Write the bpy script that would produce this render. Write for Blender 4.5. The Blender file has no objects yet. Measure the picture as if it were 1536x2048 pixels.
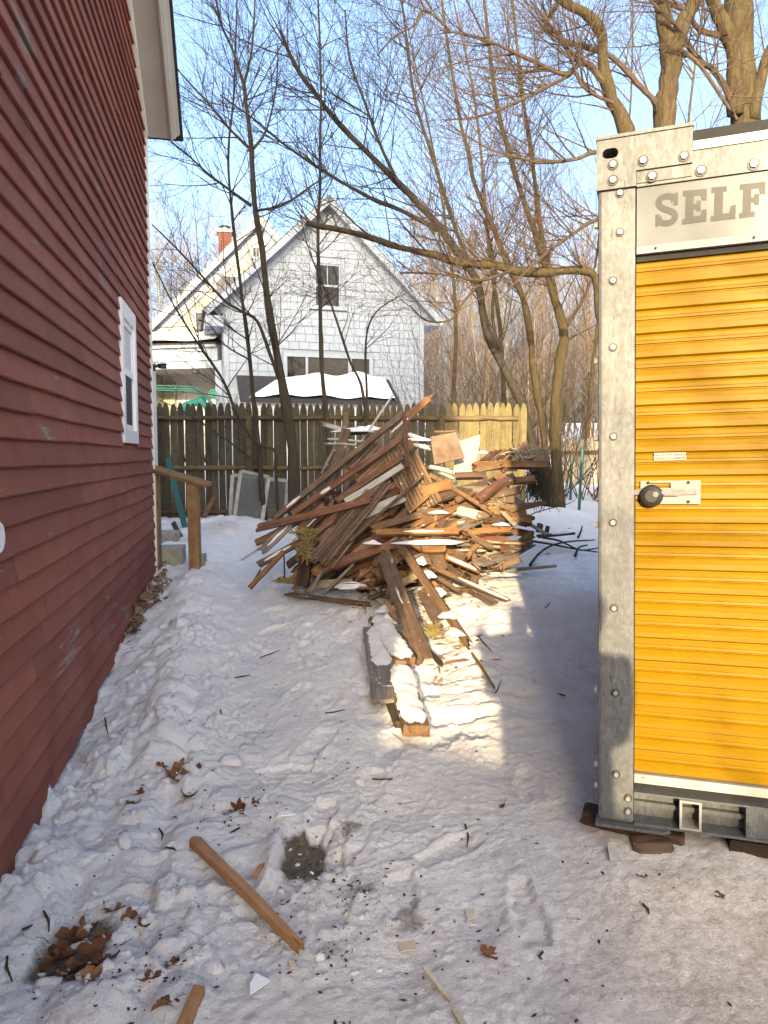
import bpy, math, random
import numpy as np
from mathutils import Vector, Matrix

# ------------------------------------------------------------------ camera, sky, sun
F, IW, IH = 1450.0, 1536, 2048            # focal length and frame in photograph pixels
CAM = Vector((0.0, 0.0, 1.55))
PITCH = math.atan(112.0 / F)              # camera looks down a little: horizon at row 912
SUN_AZ = math.radians(6.2)                # light travels this far to the right of straight ahead
SUN_EL = math.radians(12.6)
scene = bpy.context.scene
cd = bpy.data.cameras.new('camera'); cam = bpy.data.objects.new('camera', cd)
scene.collection.objects.link(cam); scene.camera = cam
cam.location = CAM; cam.rotation_euler = (math.pi / 2 - PITCH, 0, 0)
cd.sensor_fit = 'VERTICAL'; cd.sensor_height = 36.0; cd.lens = F / IH * 36.0
cd.clip_start = 0.05; cd.clip_end = 2000

world = bpy.data.worlds.new('World'); scene.world = world; world.use_nodes = True
wn = world.node_tree
sky = wn.nodes.new('ShaderNodeTexSky'); sky.sky_type = 'NISHITA'; sky.sun_disc = False
sky.sun_elevation = SUN_EL; sky.sun_rotation = math.pi + SUN_AZ
sky.air_density = 0.8; sky.dust_density = 8.5; sky.ozone_density = 1.7; sky.altitude = 50
bg = wn.nodes['Background']; bg.inputs[1].default_value = 0.15
wn.links.new(sky.outputs[0], bg.inputs[0])

sd = bpy.data.lights.new('sun', 'SUN'); sd.energy = 2.1; sd.angle = math.radians(0.6); sd.color = (1.0, 0.78, 0.46)
sun = bpy.data.objects.new('sun', sd); scene.collection.objects.link(sun)
SUNDIR = Vector((math.sin(SUN_AZ) * math.cos(SUN_EL), math.cos(SUN_AZ) * math.cos(SUN_EL), -math.sin(SUN_EL)))
sun.rotation_euler = SUNDIR.to_track_quat('-Z', 'Y').to_euler(); sun.location = (-3, -20, 12)
vs = scene.view_settings
vs.view_transform = 'Standard'; vs.look = 'None'; vs.gamma = 1.0; vs.exposure = 2.55
vs.use_curve_mapping = False
scene.cycles.max_bounces = 5; scene.cycles.diffuse_bounces = 3; scene.cycles.glossy_bounces = 2; scene.cycles.adaptive_threshold = 0.02
scene.cycles.use_denoising = True; scene.cycles.use_light_tree = False; scene.cycles.debug_use_spatial_splits = True

# ------------------------------------------------------------------ measuring helpers
def ray(px, py):
    a = (px - IW / 2) / F; b = (IH / 2 - py) / F
    return Vector((a, math.cos(PITCH) + b * math.sin(PITCH), -math.sin(PITCH) + b * math.cos(PITCH)))
def P(px, py, d):
    r = ray(px, py); return CAM + r * (d / r.y)
def hit(M, px, py, y=0.0):
    """where the sight line meets the plane local y = y of frame M; local coordinates"""
    Mi = M.inverted(); o = Mi @ CAM; r = Mi.to_3x3() @ ray(px, py)
    t = (y - o.y) / r.y
    return o + r * t
def sstep(a, b, x):
    t = np.clip((np.asarray(x, float) - a) / (b - a), 0, 1); return t * t * (3 - 2 * t)
def hsh(ix, iy, s):
    n = (ix.astype(np.int64) * 374761393 + iy.astype(np.int64) * 668265263 + s * 1442695041) & 0xffffffff
    n = ((n ^ (n >> 13)) * 1274126177) & 0xffffffff
    return ((n ^ (n >> 16)) & 0xffff) / 65535.0
def vn(x, y, s=0):
    xi = np.floor(x); yi = np.floor(y); fx = x - xi; fy = y - yi
    fx = fx * fx * fx * (fx * (fx * 6 - 15) + 10); fy = fy * fy * fy * (fy * (fy * 6 - 15) + 10)
    a = hsh(xi, yi, s); b = hsh(xi + 1, yi, s); c = hsh(xi, yi + 1, s); d = hsh(xi + 1, yi + 1, s)
    return (a * (1 - fx) + b * fx) * (1 - fy) + (c * (1 - fx) + d * fx) * fy
def fbm(x, y, o=4, s=0, g=0.5):
    v = 0; a = 1; t = 0
    for k in range(o):
        v = v + a * vn(x * 2 ** k + 17.3 * k, y * 2 ** k - 9.1 * k, s + k); t += a; a *= g
    return v / t
def worley(x, y, s=0, facets=False):
    xi = np.floor(x); yi = np.floor(y); best = np.full(np.shape(x), 9.0); cid = np.zeros(np.shape(x)); tilt = np.zeros(np.shape(x))
    for i in (-1, 0, 1):
        for j in (-1, 0, 1):
            cx = xi + i; cy = yi + j
            dx = cx + hsh(cx, cy, s) - x; dy = cy + hsh(cx, cy, s + 7) - y
            d = dx * dx + dy * dy; m = d < best
            best = np.where(m, d, best); cid = np.where(m, hsh(cx, cy, s + 13), cid)
            if facets: tilt = np.where(m, dx * (hsh(cx, cy, s + 19) - .5) + dy * (hsh(cx, cy, s + 23) - .5), tilt)
    return (np.sqrt(best), cid, tilt) if facets else (np.sqrt(best), cid)

# the red wall's line on the ground
WC = P(302, 912, 7.0); WA = P(0, 912, 2.62)
WU = Vector((WC.x - WA.x, WC.y - WA.y, 0)).normalized()
WN = Vector((WU.y, -WU.x, 0))                     # out of the wall, towards the yard
YP = [-200, -9, -5, 0, 2.5, 4, 6.5, 8, 10.3, 14, 25, 60, 120, 600]
ZP = [0.0, 0, 0, 0.0, 0.03, 0.13, 0.37, 0.50, 0.66, 0.9, 1.5, 3.6, 7.0, 9.0]
def G(x, y):
    """large shape of the snow surface"""
    x = np.asarray(x, float); y = np.asarray(y, float)
    z = np.interp(y, YP, ZP)
    s = (x - WC.x) * WN.x + (y - WC.y) * WN.y          # distance from red wall
    bank = np.exp(-((s - 0.45) / 0.28) ** 2) * 0.13 * sstep(2.6, 4.0, y) * (1 - sstep(6.4, 7.2, y))
    z = z + bank
    z = z + 0.30 * np.exp(-(((x - 2.15) / 0.85) ** 2 + ((y - 9.3) / 0.9) ** 2))
    z = z + 0.13 * np.exp(-(((x + 2.0) / 0.55) ** 2 + ((y - 9.5) / 0.6) ** 2))
    z = z + 0.07 * sstep(0.2, 1.0, x) * sstep(1.9, 2.6, y) * (1 - sstep(6, 9, y))
    z = z + 0.05 * sstep(0.6, 1.2, x) * np.exp(-((y - 2.55) / 0.3) ** 2)
    # unseen snow bank added behind the camera to shade the foreground
    z = z + (2.33 + 0.16 * (vn(x * 0.9, y * 0.9, 5) - 0.5)) * np.exp(-((y + 6.6 + 0.05 * x) / 1.0) ** 4) * (1 - sstep(7, 9, np.abs(x - 1)))
    return z
def g1(x, y): return float(G(x, y))
def gnd(px, py, h=0.0):
    lo, hi = 1.0, 60.0
    for d in np.arange(1.0, 60, 0.1):
        p = P(px, py, d)
        if p.z < g1(p.x, p.y) + h: hi = d; lo = d - 0.1; break
    for _ in range(14):
        m = (lo + hi) / 2; p = P(px, py, m)
        if p.z < g1(p.x, p.y) + h: hi = m
        else: lo = m
    return hi
def GP(px, py, h=0.0): return P(px, py, gnd(px, py, h))

# ------------------------------------------------------------------ object helpers
COL = scene.collection
def link(o, parent=None):
    COL.objects.link(o)
    if parent is not None: o.parent = parent
    return o
def mesh(name, vs_, fs_, m=None, smooth=False):
    me = bpy.data.meshes.new(name); me.from_pydata([tuple(v) for v in vs_], [], fs_); me.validate(); me.update()
    if m is not None: me.materials.append(m)
    if smooth: me.polygons.foreach_set('use_smooth', [True] * len(me.polygons))
    return me
def obj(name, me, parent=None, M=None):
    o = bpy.data.objects.new(name, me); link(o, parent)
    if M is not None: o.matrix_world = M if parent is None else o.matrix_world
    if M is not None and parent is not None: o.matrix_local = M
    return o
def tag(o, label=None, cat=None, group=None, kind=None):
    if label: o['label'] = label
    if cat: o['category'] = cat
    if group: o['group'] = group
    if kind: o['kind'] = kind
    return o
def thing(name, label, cat, M=None, group=None):
    o = bpy.data.objects.new(name, None); o.empty_display_size = 0.2; link(o)
    if M is not None: o.matrix_world = M
    return tag(o, label, cat, group)
def frame(o, xdir, z=0.0):
    x = Vector((xdir.x, xdir.y, 0)).normalized(); zz = Vector((0, 0, 1)); y = zz.cross(x)
    return Matrix(((x.x, y.x, 0, o.x), (x.y, y.y, 0, o.y), (0, 0, 1, z), (0, 0, 0, 1)))
def box(x0, x1, y0, y1, z0, z1):
    v = [(x, y, z) for x in (x0, x1) for y in (y0, y1) for z in (z0, z1)]
    f = [(0, 1, 3, 2), (4, 6, 7, 5), (0, 4, 5, 1), (2, 3, 7, 6), (0, 2, 6, 4), (1, 5, 7, 3)]
    return v, f
def bevbox(x0, x1, y0, y1, z0, z1, b=0.006):
    """box whose long edges along x and z are chamfered a little (cheap rounded corners)"""
    import bmesh
    bm = bmesh.new(); v, f = box(x0, x1, y0, y1, z0, z1)
    bv = [bm.verts.new(p) for p in v]
    for q in f: bm.faces.new([bv[i] for i in q])
    bmesh.ops.bevel(bm, geom=bm.edges[:], offset=b, segments=2, affect='EDGES', profile=0.6)
    bm.verts.index_update()
    vv = [tuple(p.co) for p in bm.verts]; ff = [tuple(p.index for p in q.verts) for q in bm.faces]; bm.free()
    return vv, ff
def join(*parts):
    V = []; Fc = []
    for v, f in parts:
        n = len(V); V += list(v); Fc += [tuple(i + n for i in q) for q in f]
    return V, Fc
def prism(poly, d0, d1, axis='y'):
    """polygon in (a,b) extruded along an axis; 'y': (x,z) outline, 'x': (y,z) outline, 'z': (x,y)"""
    n = len(poly)
    def mk(a, b, d): return {'y': (a, d, b), 'x': (d, a, b), 'z': (a, b, d)}[axis]
    v = [mk(a, b, d0) for a, b in poly] + [mk(a, b, d1) for a, b in poly]
    f = [tuple(range(n)), tuple(range(2 * n - 1, n - 1, -1))]
    f += [(i, i + n, (i + 1) % n + n, (i + 1) % n) for i in range(n)]
    return v, f
def cyl(c, ax, r, h, n=10, r2=None):
    c = Vector(c); ax = Vector(ax).normalized(); u = ax.orthogonal().normalized(); w = ax.cross(u)
    r2 = r if r2 is None else r2
    v = []
    for k, (rr, hh) in enumerate(((r, 0), (r2, h))):
        for i in range(n):
            a = 2 * math.pi * i / n; v.append(tuple(c + ax * hh + (u * math.cos(a) + w * math.sin(a)) * rr))
    f = [tuple(range(n - 1, -1, -1)), tuple(range(n, 2 * n))] + [(i, (i + 1) % n, (i + 1) % n + n, i + n) for i in range(n)]
    return v, f
def tube(pts, radii, n=5):
    V = []; Fc = []; pts = [Vector(p) for p in pts]; m = len(pts)
    t = (pts[1] - pts[0]).normalized(); u = t.orthogonal().normalized()
    for i, p in enumerate(pts):
        t = (pts[min(i + 1, m - 1)] - pts[max(i - 1, 0)])
        t = t.normalized() if t.length > 1e-9 else Vector((0, 0, 1))
        u = (u - t * u.dot(t)); u = u.normalized() if u.length > 1e-6 else t.orthogonal().normalized()
        w = t.cross(u); r = radii[i]
        for k in range(n):
            a = 2 * math.pi * k / n; V.append(p + (u * math.cos(a) + w * math.sin(a)) * r)
    for i in range(m - 1):
        for k in range(n):
            a = i * n + k; b = i * n + (k + 1) % n; Fc.append((a, b, b + n, a + n))
    Fc.append(tuple(range(n - 1, -1, -1))); Fc.append(tuple(range((m - 1) * n, m * n)))
    return V, Fc
def spline(pts, n):
    pts = [Vector(p) for p in pts]; q = [2 * pts[0] - pts[1]] + pts + [2 * pts[-1] - pts[-2]]; out = []
    for i in range(1, len(q) - 2):
        for k in range(n):
            t = k / n; a, b, c, d = q[i - 1], q[i], q[i + 1], q[i + 2]
            out.append(0.5 * ((2 * b) + (c - a) * t + (2 * a - 5 * b + 4 * c - d) * t * t + (3 * b - a - 3 * c + d) * t ** 3))
    out.append(pts[-1]); return out
def lerp_list(r, n):
    out = []
    for i in range(len(r) - 1):
        for k in range(n): out.append(r[i] + (r[i + 1] - r[i]) * k / n)
    out.append(r[-1]); return out

# ------------------------------------------------------------------ materials
def newmat(name, rough=0.8, metal=0.0, spec=0.3):
    m = bpy.data.materials.new(name); m.use_nodes = True; nt = m.node_tree; b = nt.nodes['Principled BSDF']
    b.inputs['Roughness'].default_value = rough; b.inputs['Metallic'].default_value = metal
    b.inputs['Specular IOR Level'].default_value = spec
    return m, nt, b
def nd(nt, t, **kw):
    n = nt.nodes.new(t)
    for k, v in kw.items():
        if k.startswith('i_'): n.inputs[k[2:].replace('_', ' ')].default_value = v
        else: setattr(n, k, v)
    return n
def ramp(nt, src, stops):
    r = nt.nodes.new('ShaderNodeValToRGB'); e = r.color_ramp.elements
    while len(e) > len(stops): e.remove(e[-1])
    while len(e) < len(stops): e.new(0.5)
    for k, (p, c) in enumerate(stops):
        e[k].position = p; e[k].color = (*c, 1) if len(c) == 3 else c
    nt.links.new(src, r.inputs[0]); return r.outputs[0]
def coords(nt, scale=(1, 1, 1), rnd=True, kind='Object'):
    tc = nd(nt, 'ShaderNodeTexCoord'); mp = nd(nt, 'ShaderNodeMapping'); mp.inputs['Scale'].default_value = scale
    nt.links.new(tc.outputs[kind], mp.inputs[0])
    if rnd:
        oi = nd(nt, 'ShaderNodeObjectInfo'); mu = nd(nt, 'ShaderNodeMath', operation='MULTIPLY'); mu.inputs[1].default_value = 37.0
        nt.links.new(oi.outputs['Random'], mu.inputs[0]); nt.links.new(mu.outputs[0], mp.inputs['Location'])
    return mp.outputs[0]
def noise(nt, vec, scale, detail=4, rough=0.55, dist=0.0):
    n = nd(nt, 'ShaderNodeTexNoise'); n.inputs['Scale'].default_value = scale; n.inputs['Detail'].default_value = detail
    n.inputs['Roughness'].default_value = rough; n.inputs['Distortion'].default_value = dist
    nt.links.new(vec, n.inputs['Vector']); return n.outputs['Fac']
def mixc(nt, fac, a, b, blend='MIX'):
    m = nd(nt, 'ShaderNodeMix', data_type='RGBA', blend_type=blend)
    for s, v in ((m.inputs[0], fac), (m.inputs[6], a), (m.inputs[7], b)):
        if isinstance(v, (int, float)): s.default_value = v
        elif isinstance(v, tuple): s.default_value = (*v, 1)
        else: nt.links.new(v, s)
    return m.outputs[2]
def bump(nt, b, h, strength=0.3, dist=0.01):
    bp = nd(nt, 'ShaderNodeBump'); bp.inputs['Strength'].default_value = strength; bp.inputs['Distance'].default_value = dist
    nt.links.new(h, bp.inputs['Height']); nt.links.new(bp.outputs[0], b.inputs['Normal'])
def hue_random(nt, col, amount=0.25):
    oi = nd(nt, 'ShaderNodeObjectInfo'); mr = nd(nt, 'ShaderNodeMapRange'); mr.inputs[3].default_value = 1 - amount; mr.inputs[4].default_value = 1 + amount
    nt.links.new(oi.outputs['Random'], mr.inputs[0])
    hs = nd(nt, 'ShaderNodeHueSaturation'); nt.links.new(mr.outputs[0], hs.inputs['Value']); nt.links.new(col, hs.inputs['Color'])
    return hs.outputs[0]
def wood(name, c1, c2, c3=None, axis=0, rough=0.82, vary=0.28, stain=0.5, bumps=0.35, snow=0.0):
    m, nt, b = newmat(name, rough)
    sc = [16, 16, 16]; sc[axis] = 1.1
    v = coords(nt, tuple(sc)); g = noise(nt, v, 1.6, 6, 0.62, 0.9)
    col = ramp(nt, g, [(0.32, c2), (0.62, c1)])
    v2 = coords(nt, (2.2, 2.2, 2.2)); s = noise(nt, v2, 1.7, 4, 0.6, 0.4)
    if c3: col = mixc(nt, ramp(nt, s, [(0.52, (0, 0, 0)), (0.66, (stain, stain, stain))]), col, c3)
    col = mixc(nt, ramp(nt, noise(nt, v2, 4.5, 5, 0.7), [(0.3, (0.45, 0.45, 0.45)), (0.6, (0, 0, 0))]), col, tuple(k * 0.35 for k in c2))
    col = hue_random(nt, col, vary)
    if snow:
        ge = nd(nt, 'ShaderNodeNewGeometry'); sx = nd(nt, 'ShaderNodeSeparateXYZ'); nt.links.new(ge.outputs['Normal'], sx.inputs[0])
        up = ramp(nt, sx.outputs[2], [(0.45, (0, 0, 0)), (0.75, (1, 1, 1))]); sn = ramp(nt, noise(nt, coords(nt, (5, 5, 5)), 1.6, 6, 0.7, 0.5), [(0.60 - snow, (0, 0, 0)), (0.64 - snow, (1, 1, 1))])
        col = mixc(nt, mixc(nt, 1.0, up, sn, 'MULTIPLY'), col, (0.80, 0.81, 0.83))
    nt.links.new(col, b.inputs['Base Color'])
    bump(nt, b, g, bumps, 0.006); return m
def plain(name, c, rough=0.7, metal=0.0, var=0.12, scale=6.0, spec=0.3, bmp=0.0, dirt=None):
    m, nt, b = newmat(name, rough, metal, spec); v = coords(nt, (1, 1, 1)); g = noise(nt, v, scale, 5, 0.6)
    col = ramp(nt, g, [(0.3, tuple(k * (1 - var) for k in c)), (0.7, tuple(min(1, k * (1 + var)) for k in c))])
    if dirt: col = mixc(nt, ramp(nt, noise(nt, v, scale * 0.4, 6, 0.7, 0.5), [(0.55, (0, 0, 0)), (0.75, (0.7, 0.7, 0.7))]), col, dirt)
    nt.links.new(col, b.inputs['Base Color'])
    if bmp: bump(nt, b, g, bmp, 0.01)
    return m

M = {}
M['brown'] = wood('wood_brown', (0.157, 0.100, 0.066), (0.064, 0.038, 0.025), (0.145, 0.119, 0.098), snow=-0.035)
M['red'] = wood('wood_reddish', (0.170, 0.083, 0.049), (0.072, 0.032, 0.019), (0.136, 0.093, 0.072), snow=-0.035)
M['tan'] = wood('wood_tan', (0.215, 0.132, 0.070), (0.10, 0.056, 0.028), (0.16, 0.12, 0.085), snow=-0.035)
M['fresh'] = wood('wood_split_fresh', (0.27, 0.145, 0.060), (0.14, 0.064, 0.026), (0.17, 0.105, 0.06), snow=-0.035)
M['grey'] = wood('wood_weathered', (0.211, 0.187, 0.164), (0.081, 0.071, 0.062), (0.135, 0.098, 0.068), snow=-0.035)
M['dark'] = wood('wood_dark', (0.075, 0.048, 0.032), (0.03, 0.02, 0.014), (0.08, 0.065, 0.05), snow=-0.035)
M['white'] = wood('wood_white_paint', (0.391, 0.391, 0.365), (0.281, 0.272, 0.246), (0.170, 0.136, 0.102), vary=0.1, snow=-0.035)
M['cream'] = wood('wood_cream_paint', (0.343, 0.304, 0.203), (0.242, 0.203, 0.125), (0.172, 0.125, 0.078), vary=0.12)
M['redpaint'] = wood('wood_red_paint', (0.17, 0.05, 0.032), (0.1, 0.03, 0.02), (0.13, 0.09, 0.07))
M['treated'] = wood('wood_treated_yellow', (0.30, 0.19, 0.09), (0.19, 0.105, 0.045), (0.22, 0.15, 0.08), axis=2, vary=0.1)
M['picket'] = wood('picket_wood', (0.092, 0.079, 0.05), (0.042, 0.036, 0.024), (0.07, 0.068, 0.042), axis=2, vary=0.3, stain=0.7)
M['picketlit'] = wood('picket_wood_sunlit', (0.185, 0.148, 0.064), (0.10, 0.078, 0.035), (0.125, 0.12, 0.05), axis=2, vary=0.2, stain=0.6)  # newer picket section, lightened so its colour carries the sunlit look
M['raillog'] = wood('fence_rail_wood', (0.14, 0.10, 0.052), (0.07, 0.05, 0.027), (0.085, 0.072, 0.042), axis=0)
M['ply'] = plain('plywood_weathered', (0.17, 0.115, 0.08), 0.9, var=0.35, scale=9, bmp=0.3, dirt=(0.22, 0.19, 0.16))
M['beige'] = plain('drywall', (0.33, 0.32, 0.28), 0.9, var=0.06)
M['roofgrey'] = plain('roof_edge_grey', (0.14, 0.145, 0.155), 0.9)
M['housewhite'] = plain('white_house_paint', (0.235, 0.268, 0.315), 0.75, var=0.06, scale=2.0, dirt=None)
M['trimwhite'] = plain('white_trim_paint', (0.74, 0.73, 0.69), 0.6, var=0.05, scale=8, dirt=(0.5, 0.47, 0.41))
M['soffit'] = plain('soffit_paint', (0.37, 0.35, 0.31), 0.8, var=0.08, scale=3, dirt=(0.36, 0.33, 0.27))
M['vinyl'] = plain('vinyl_white', (0.8, 0.8, 0.8), 0.35, var=0.02, spec=0.5)
M['wing'] = plain('cream_siding_paint', (0.29, 0.278, 0.22), 0.7, var=0.04, scale=2)
M['porchgrey'] = plain('porch_ceiling_paint', (0.42, 0.40, 0.38), 0.8, var=0.05)
M['black'] = plain('black_metal', (0.02, 0.02, 0.022), 0.45, spec=0.4)
M['roof'] = plain('asphalt_shingle', (0.035, 0.034, 0.036), 0.95, var=0.3, scale=40)
M['screen'] = plain('insect_screen', (0.028, 0.029, 0.033), 0.6, var=0.05)
M['brick'] = plain('chimney_brick', (0.085, 0.032, 0.024), 0.9, var=0.3, scale=25)
M['steel'] = plain('bolt_steel', (0.34, 0.335, 0.32), 0.35, 0.6, var=0.1, scale=30)
M['rubber'] = plain('rubber_black', (0.012, 0.012, 0.012), 0.7)
M['greenpaint'] = plain('green_paint_metal', (0.012, 0.085, 0.065), 0.5, spec=0.4)
M['concrete'] = plain('concrete_step', (0.30, 0.28, 0.23), 0.95, var=0.2, scale=14, bmp=0.3, dirt=(0.18, 0.16, 0.12))
M['insulation'] = plain('yellow_insulation', (0.20, 0.155, 0.06), 1.0, var=0.3, scale=30, bmp=0.8)
M['leaf'] = wood('dry_leaf', (0.20, 0.085, 0.035), (0.10, 0.04, 0.018), (0.24, 0.14, 0.07), vary=0.35)
M['timber'] = wood('rotten_timber', (0.055, 0.03, 0.018), (0.022, 0.013, 0.009), (0.09, 0.05, 0.025), vary=0.3)
M['cloth'] = plain('dark_coat', (0.03, 0.035, 0.05), 0.9)
M['greyhouse'] = plain('grey_siding_paint', (0.40, 0.40, 0.39), 0.8, var=0.1)

def glassmat(name, c=(0.012, 0.013, 0.015), rough=0.04):
    m, nt, b = newmat(name, rough, 0.0, 0.3); b.inputs['Base Color'].default_value = (*c, 1)
    v = coords(nt, (1, 1, 1)); g = noise(nt, v, 2.5, 2, 0.5); bump(nt, b, g, 0.05, 0.02); return m
M['glass'] = glassmat('window_glass')
M['curtain'] = plain('lace_curtain', (0.045, 0.042, 0.037), 0.9, var=0.6, scale=28)
m, nt, b = newmat('clear_pane', 0.05, 0, 0.6); b.inputs['Transmission Weight'].default_value = 0.9; b.inputs['Base Color'].default_value = (0.55, 0.58, 0.56, 1); b.inputs['IOR'].default_value = 1.1
M['clear'] = m

def redpaint():
    m, nt, b = newmat('red_clapboard_paint', 0.72, 0, 0.25)
    v = coords(nt, (1, 1, 1), rnd=False); vr = coords(nt, (3, 3, 14)); 
    tone = noise(nt, v, 2.4, 5, 0.6)
    col = ramp(nt, tone, [(0.3, (0.192, 0.058, 0.037)), (0.55, (0.238, 0.078, 0.052)), (0.75, (0.27, 0.103, 0.073))])
    col = hue_random(nt, col, 0.17)
    # chalky weathering streaks along the grain
    vg = coords(nt, (1.6, 30, 30)); grain = noise(nt, vg, 1.5, 6, 0.7, 0.6)
    col = mixc(nt, ramp(nt, grain, [(0.55, (0, 0, 0)), (0.8, (0.22, 0.22, 0.22))]), col, (0.38, 0.17, 0.14))
    # bare grey patches where the paint has come off
    big = noise(nt, v, 0.9, 3, 0.5); fine = noise(nt, coords(nt, (1.3, 5, 8), rnd=True), 1.5, 7, 0.68, 0.8)
    ad = nd(nt, 'ShaderNodeMath', operation='MULTIPLY_ADD'); ad.inputs[1].default_value = 0.55
    nt.links.new(big, ad.inputs[0]); nt.links.new(fine, ad.inputs[2])
    peel = ramp(nt, ad.outputs[0], [(0.93, (0, 0, 0)), (0.955, (0.85, 0.85, 0.85))])
    col = mixc(nt, peel, col, ramp(nt, grain, [(0.35, (0.12, 0.105, 0.085)), (0.65, (0.30, 0.27, 0.22))]))
    fl = noise(nt, coords(nt, (9, 22, 22)), 2.0, 3, 0.6); chips = ramp(nt, fl, [(0.71, (0, 0, 0)), (0.73, (1, 1, 1))])
    col = mixc(nt, chips, col, (0.055, 0.022, 0.02))
    nt.links.new(col, b.inputs['Base Color']); bump(nt, b, grain, 0.35, 0.004)
    return m
M['clap'] = redpaint()

def snowmat(name='snow', dirty=True):
    m, nt, b = newmat(name, 0.62, 0, 0.25)
    v = coords(nt, (1, 1, 1), rnd=False)
    col = ramp(nt, noise(nt, v, 3.0, 5, 0.65), [(0.3, (0.84, 0.828, 0.81)), (0.7, (0.93, 0.917, 0.90))])
    if dirty:
        at = nd(nt, 'ShaderNodeAttribute', attribute_name='dirt'); d = at.outputs['Fac']
        n1 = noise(nt, v, 7.0, 7, 0.72, 0.3)
        mul = nd(nt, 'ShaderNodeMath', operation='MULTIPLY_ADD'); mul.inputs[1].default_value = 0.8
        sub = nd(nt, 'ShaderNodeMath', operation='SUBTRACT'); sub.inputs[1].default_value = 0.5
        nt.links.new(n1, sub.inputs[0]); nt.links.new(sub.outputs[0], mul.inputs[0]); nt.links.new(d, mul.inputs[2])
        fac = ramp(nt, mul.outputs[0], [(0.02, (0, 0, 0)), (0.55, (0.62, 0.62, 0.62)), (0.95, (1, 1, 1))])
        fine = noise(nt, v, 26, 6, 0.75, 0.2)
        dc = ramp(nt, fine, [(0.34, (0.16, 0.125, 0.085)), (0.46, (0.44, 0.38, 0.30)), (0.62, (0.70, 0.65, 0.57))])
        at2 = nd(nt, 'ShaderNodeAttribute', attribute_name='mud')
        mud = ramp(nt, fine, [(0.3, (0.05, 0.04, 0.03)), (0.7, (0.22, 0.18, 0.13))])
        col = mixc(nt, fac, col, dc); 
        ms = nd(nt, 'ShaderNodeMath', operation='MULTIPLY_ADD'); ms.inputs[1].default_value = 1.3
        s2 = nd(nt, 'ShaderNodeMath', operation='SUBTRACT'); s2.inputs[1].default_value = 0.5
        nt.links.new(n1, s2.inputs[0]); nt.links.new(s2.outputs[0], ms.inputs[0]); nt.links.new(at2.outputs['Fac'], ms.inputs[2])
        col = mixc(nt, ramp(nt, ms.outputs[0], [(0.35, (0, 0, 0)), (0.7, (1, 1, 1))]), col, mud)
        # scattered grit
        sp = nd(nt, 'ShaderNodeTexVoronoi'); sp.inputs['Scale'].default_value = 42; nt.links.new(v, sp.inputs['Vector'])
        gm = ramp(nt, sp.outputs['Distance'], [(0.05, (1, 1, 1)), (0.09, (0, 0, 0))])
        gn = ramp(nt, noise(nt, v, 2.2, 3, 0.6), [(0.50, (0, 0, 0)), (0.62, (1, 1, 1))])
        col = mixc(nt, mixc(nt, 1.0, gm, gn, 'MULTIPLY'), col, (0.07, 0.055, 0.04))
    gr = ramp(nt, noise(nt, v, 150, 3, 0.6), [(0.52, (0.0, 0.0, 0.0)), (0.66, (0.5, 0.5, 0.5))]); gp = ramp(nt, noise(nt, v, 1.6, 5, 0.65), [(0.42, (0.05, 0.05, 0.05)), (0.62, (1, 1, 1))])
    if dirty: col = mixc(nt, mixc(nt, 1.0, gr, gp, 'MULTIPLY'), col, (0.40, 0.37, 0.33))
    nt.links.new(col, b.inputs['Base Color'])
    b.inputs['Subsurface Weight'].default_value = 0.0
    h1 = noise(nt, v, 110, 5, 0.8); h2 = noise(nt, v, 24, 5, 0.75)
    ad = nd(nt, 'ShaderNodeMath', operation='MULTIPLY_ADD'); ad.inputs[1].default_value = 0.8; nt.links.new(h1, ad.inputs[0]); nt.links.new(h2, ad.inputs[2])
    bump(nt, b, ad.outputs[0], 0.8, 0.022); return m
M['snow'] = snowmat('snow_trodden'); M['cleansnow'] = snowmat('snow_clean', False)

def galv():
    m, nt, b = newmat('galvanised_steel', 0.45, 0.2, 0.4)
    v = coords(nt, (1, 1, 1)); vo = nd(nt, 'ShaderNodeTexVoronoi'); vo.inputs['Scale'].default_value = 60; nt.links.new(v, vo.inputs['Vector'])
    col = ramp(nt, vo.outputs['Color'], [(0.0, (0.088, 0.094, 0.102)), (1.0, (0.138, 0.147, 0.157))])
    st = noise(nt, coords(nt, (22, 22, 7)), 1.8, 8, 0.8, 1.4)
    col = mixc(nt, ramp(nt, st, [(0.40, (0, 0, 0)), (0.62, (0.9, 0.9, 0.9))]), col, (0.075, 0.074, 0.07))
    sc = noise(nt, coords(nt, (60, 60, 12)), 1.2, 4, 0.7, 0.5)
    col = mixc(nt, ramp(nt, sc, [(0.60, (0, 0, 0)), (0.66, (0.9, 0.9, 0.9))]), col, (0.05, 0.048, 0.042))
    nt.links.new(col, b.inputs['Base Color'])
    rr = nd(nt, 'ShaderNodeMapRange'); rr.inputs[3].default_value = 0.34; rr.inputs[4].default_value = 0.62
    nt.links.new(st, rr.inputs[0]); nt.links.new(rr.outputs[0], b.inputs['Roughness'])
    bump(nt, b, st, 0.12, 0.004); return m
M['galv'] = galv()
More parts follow.
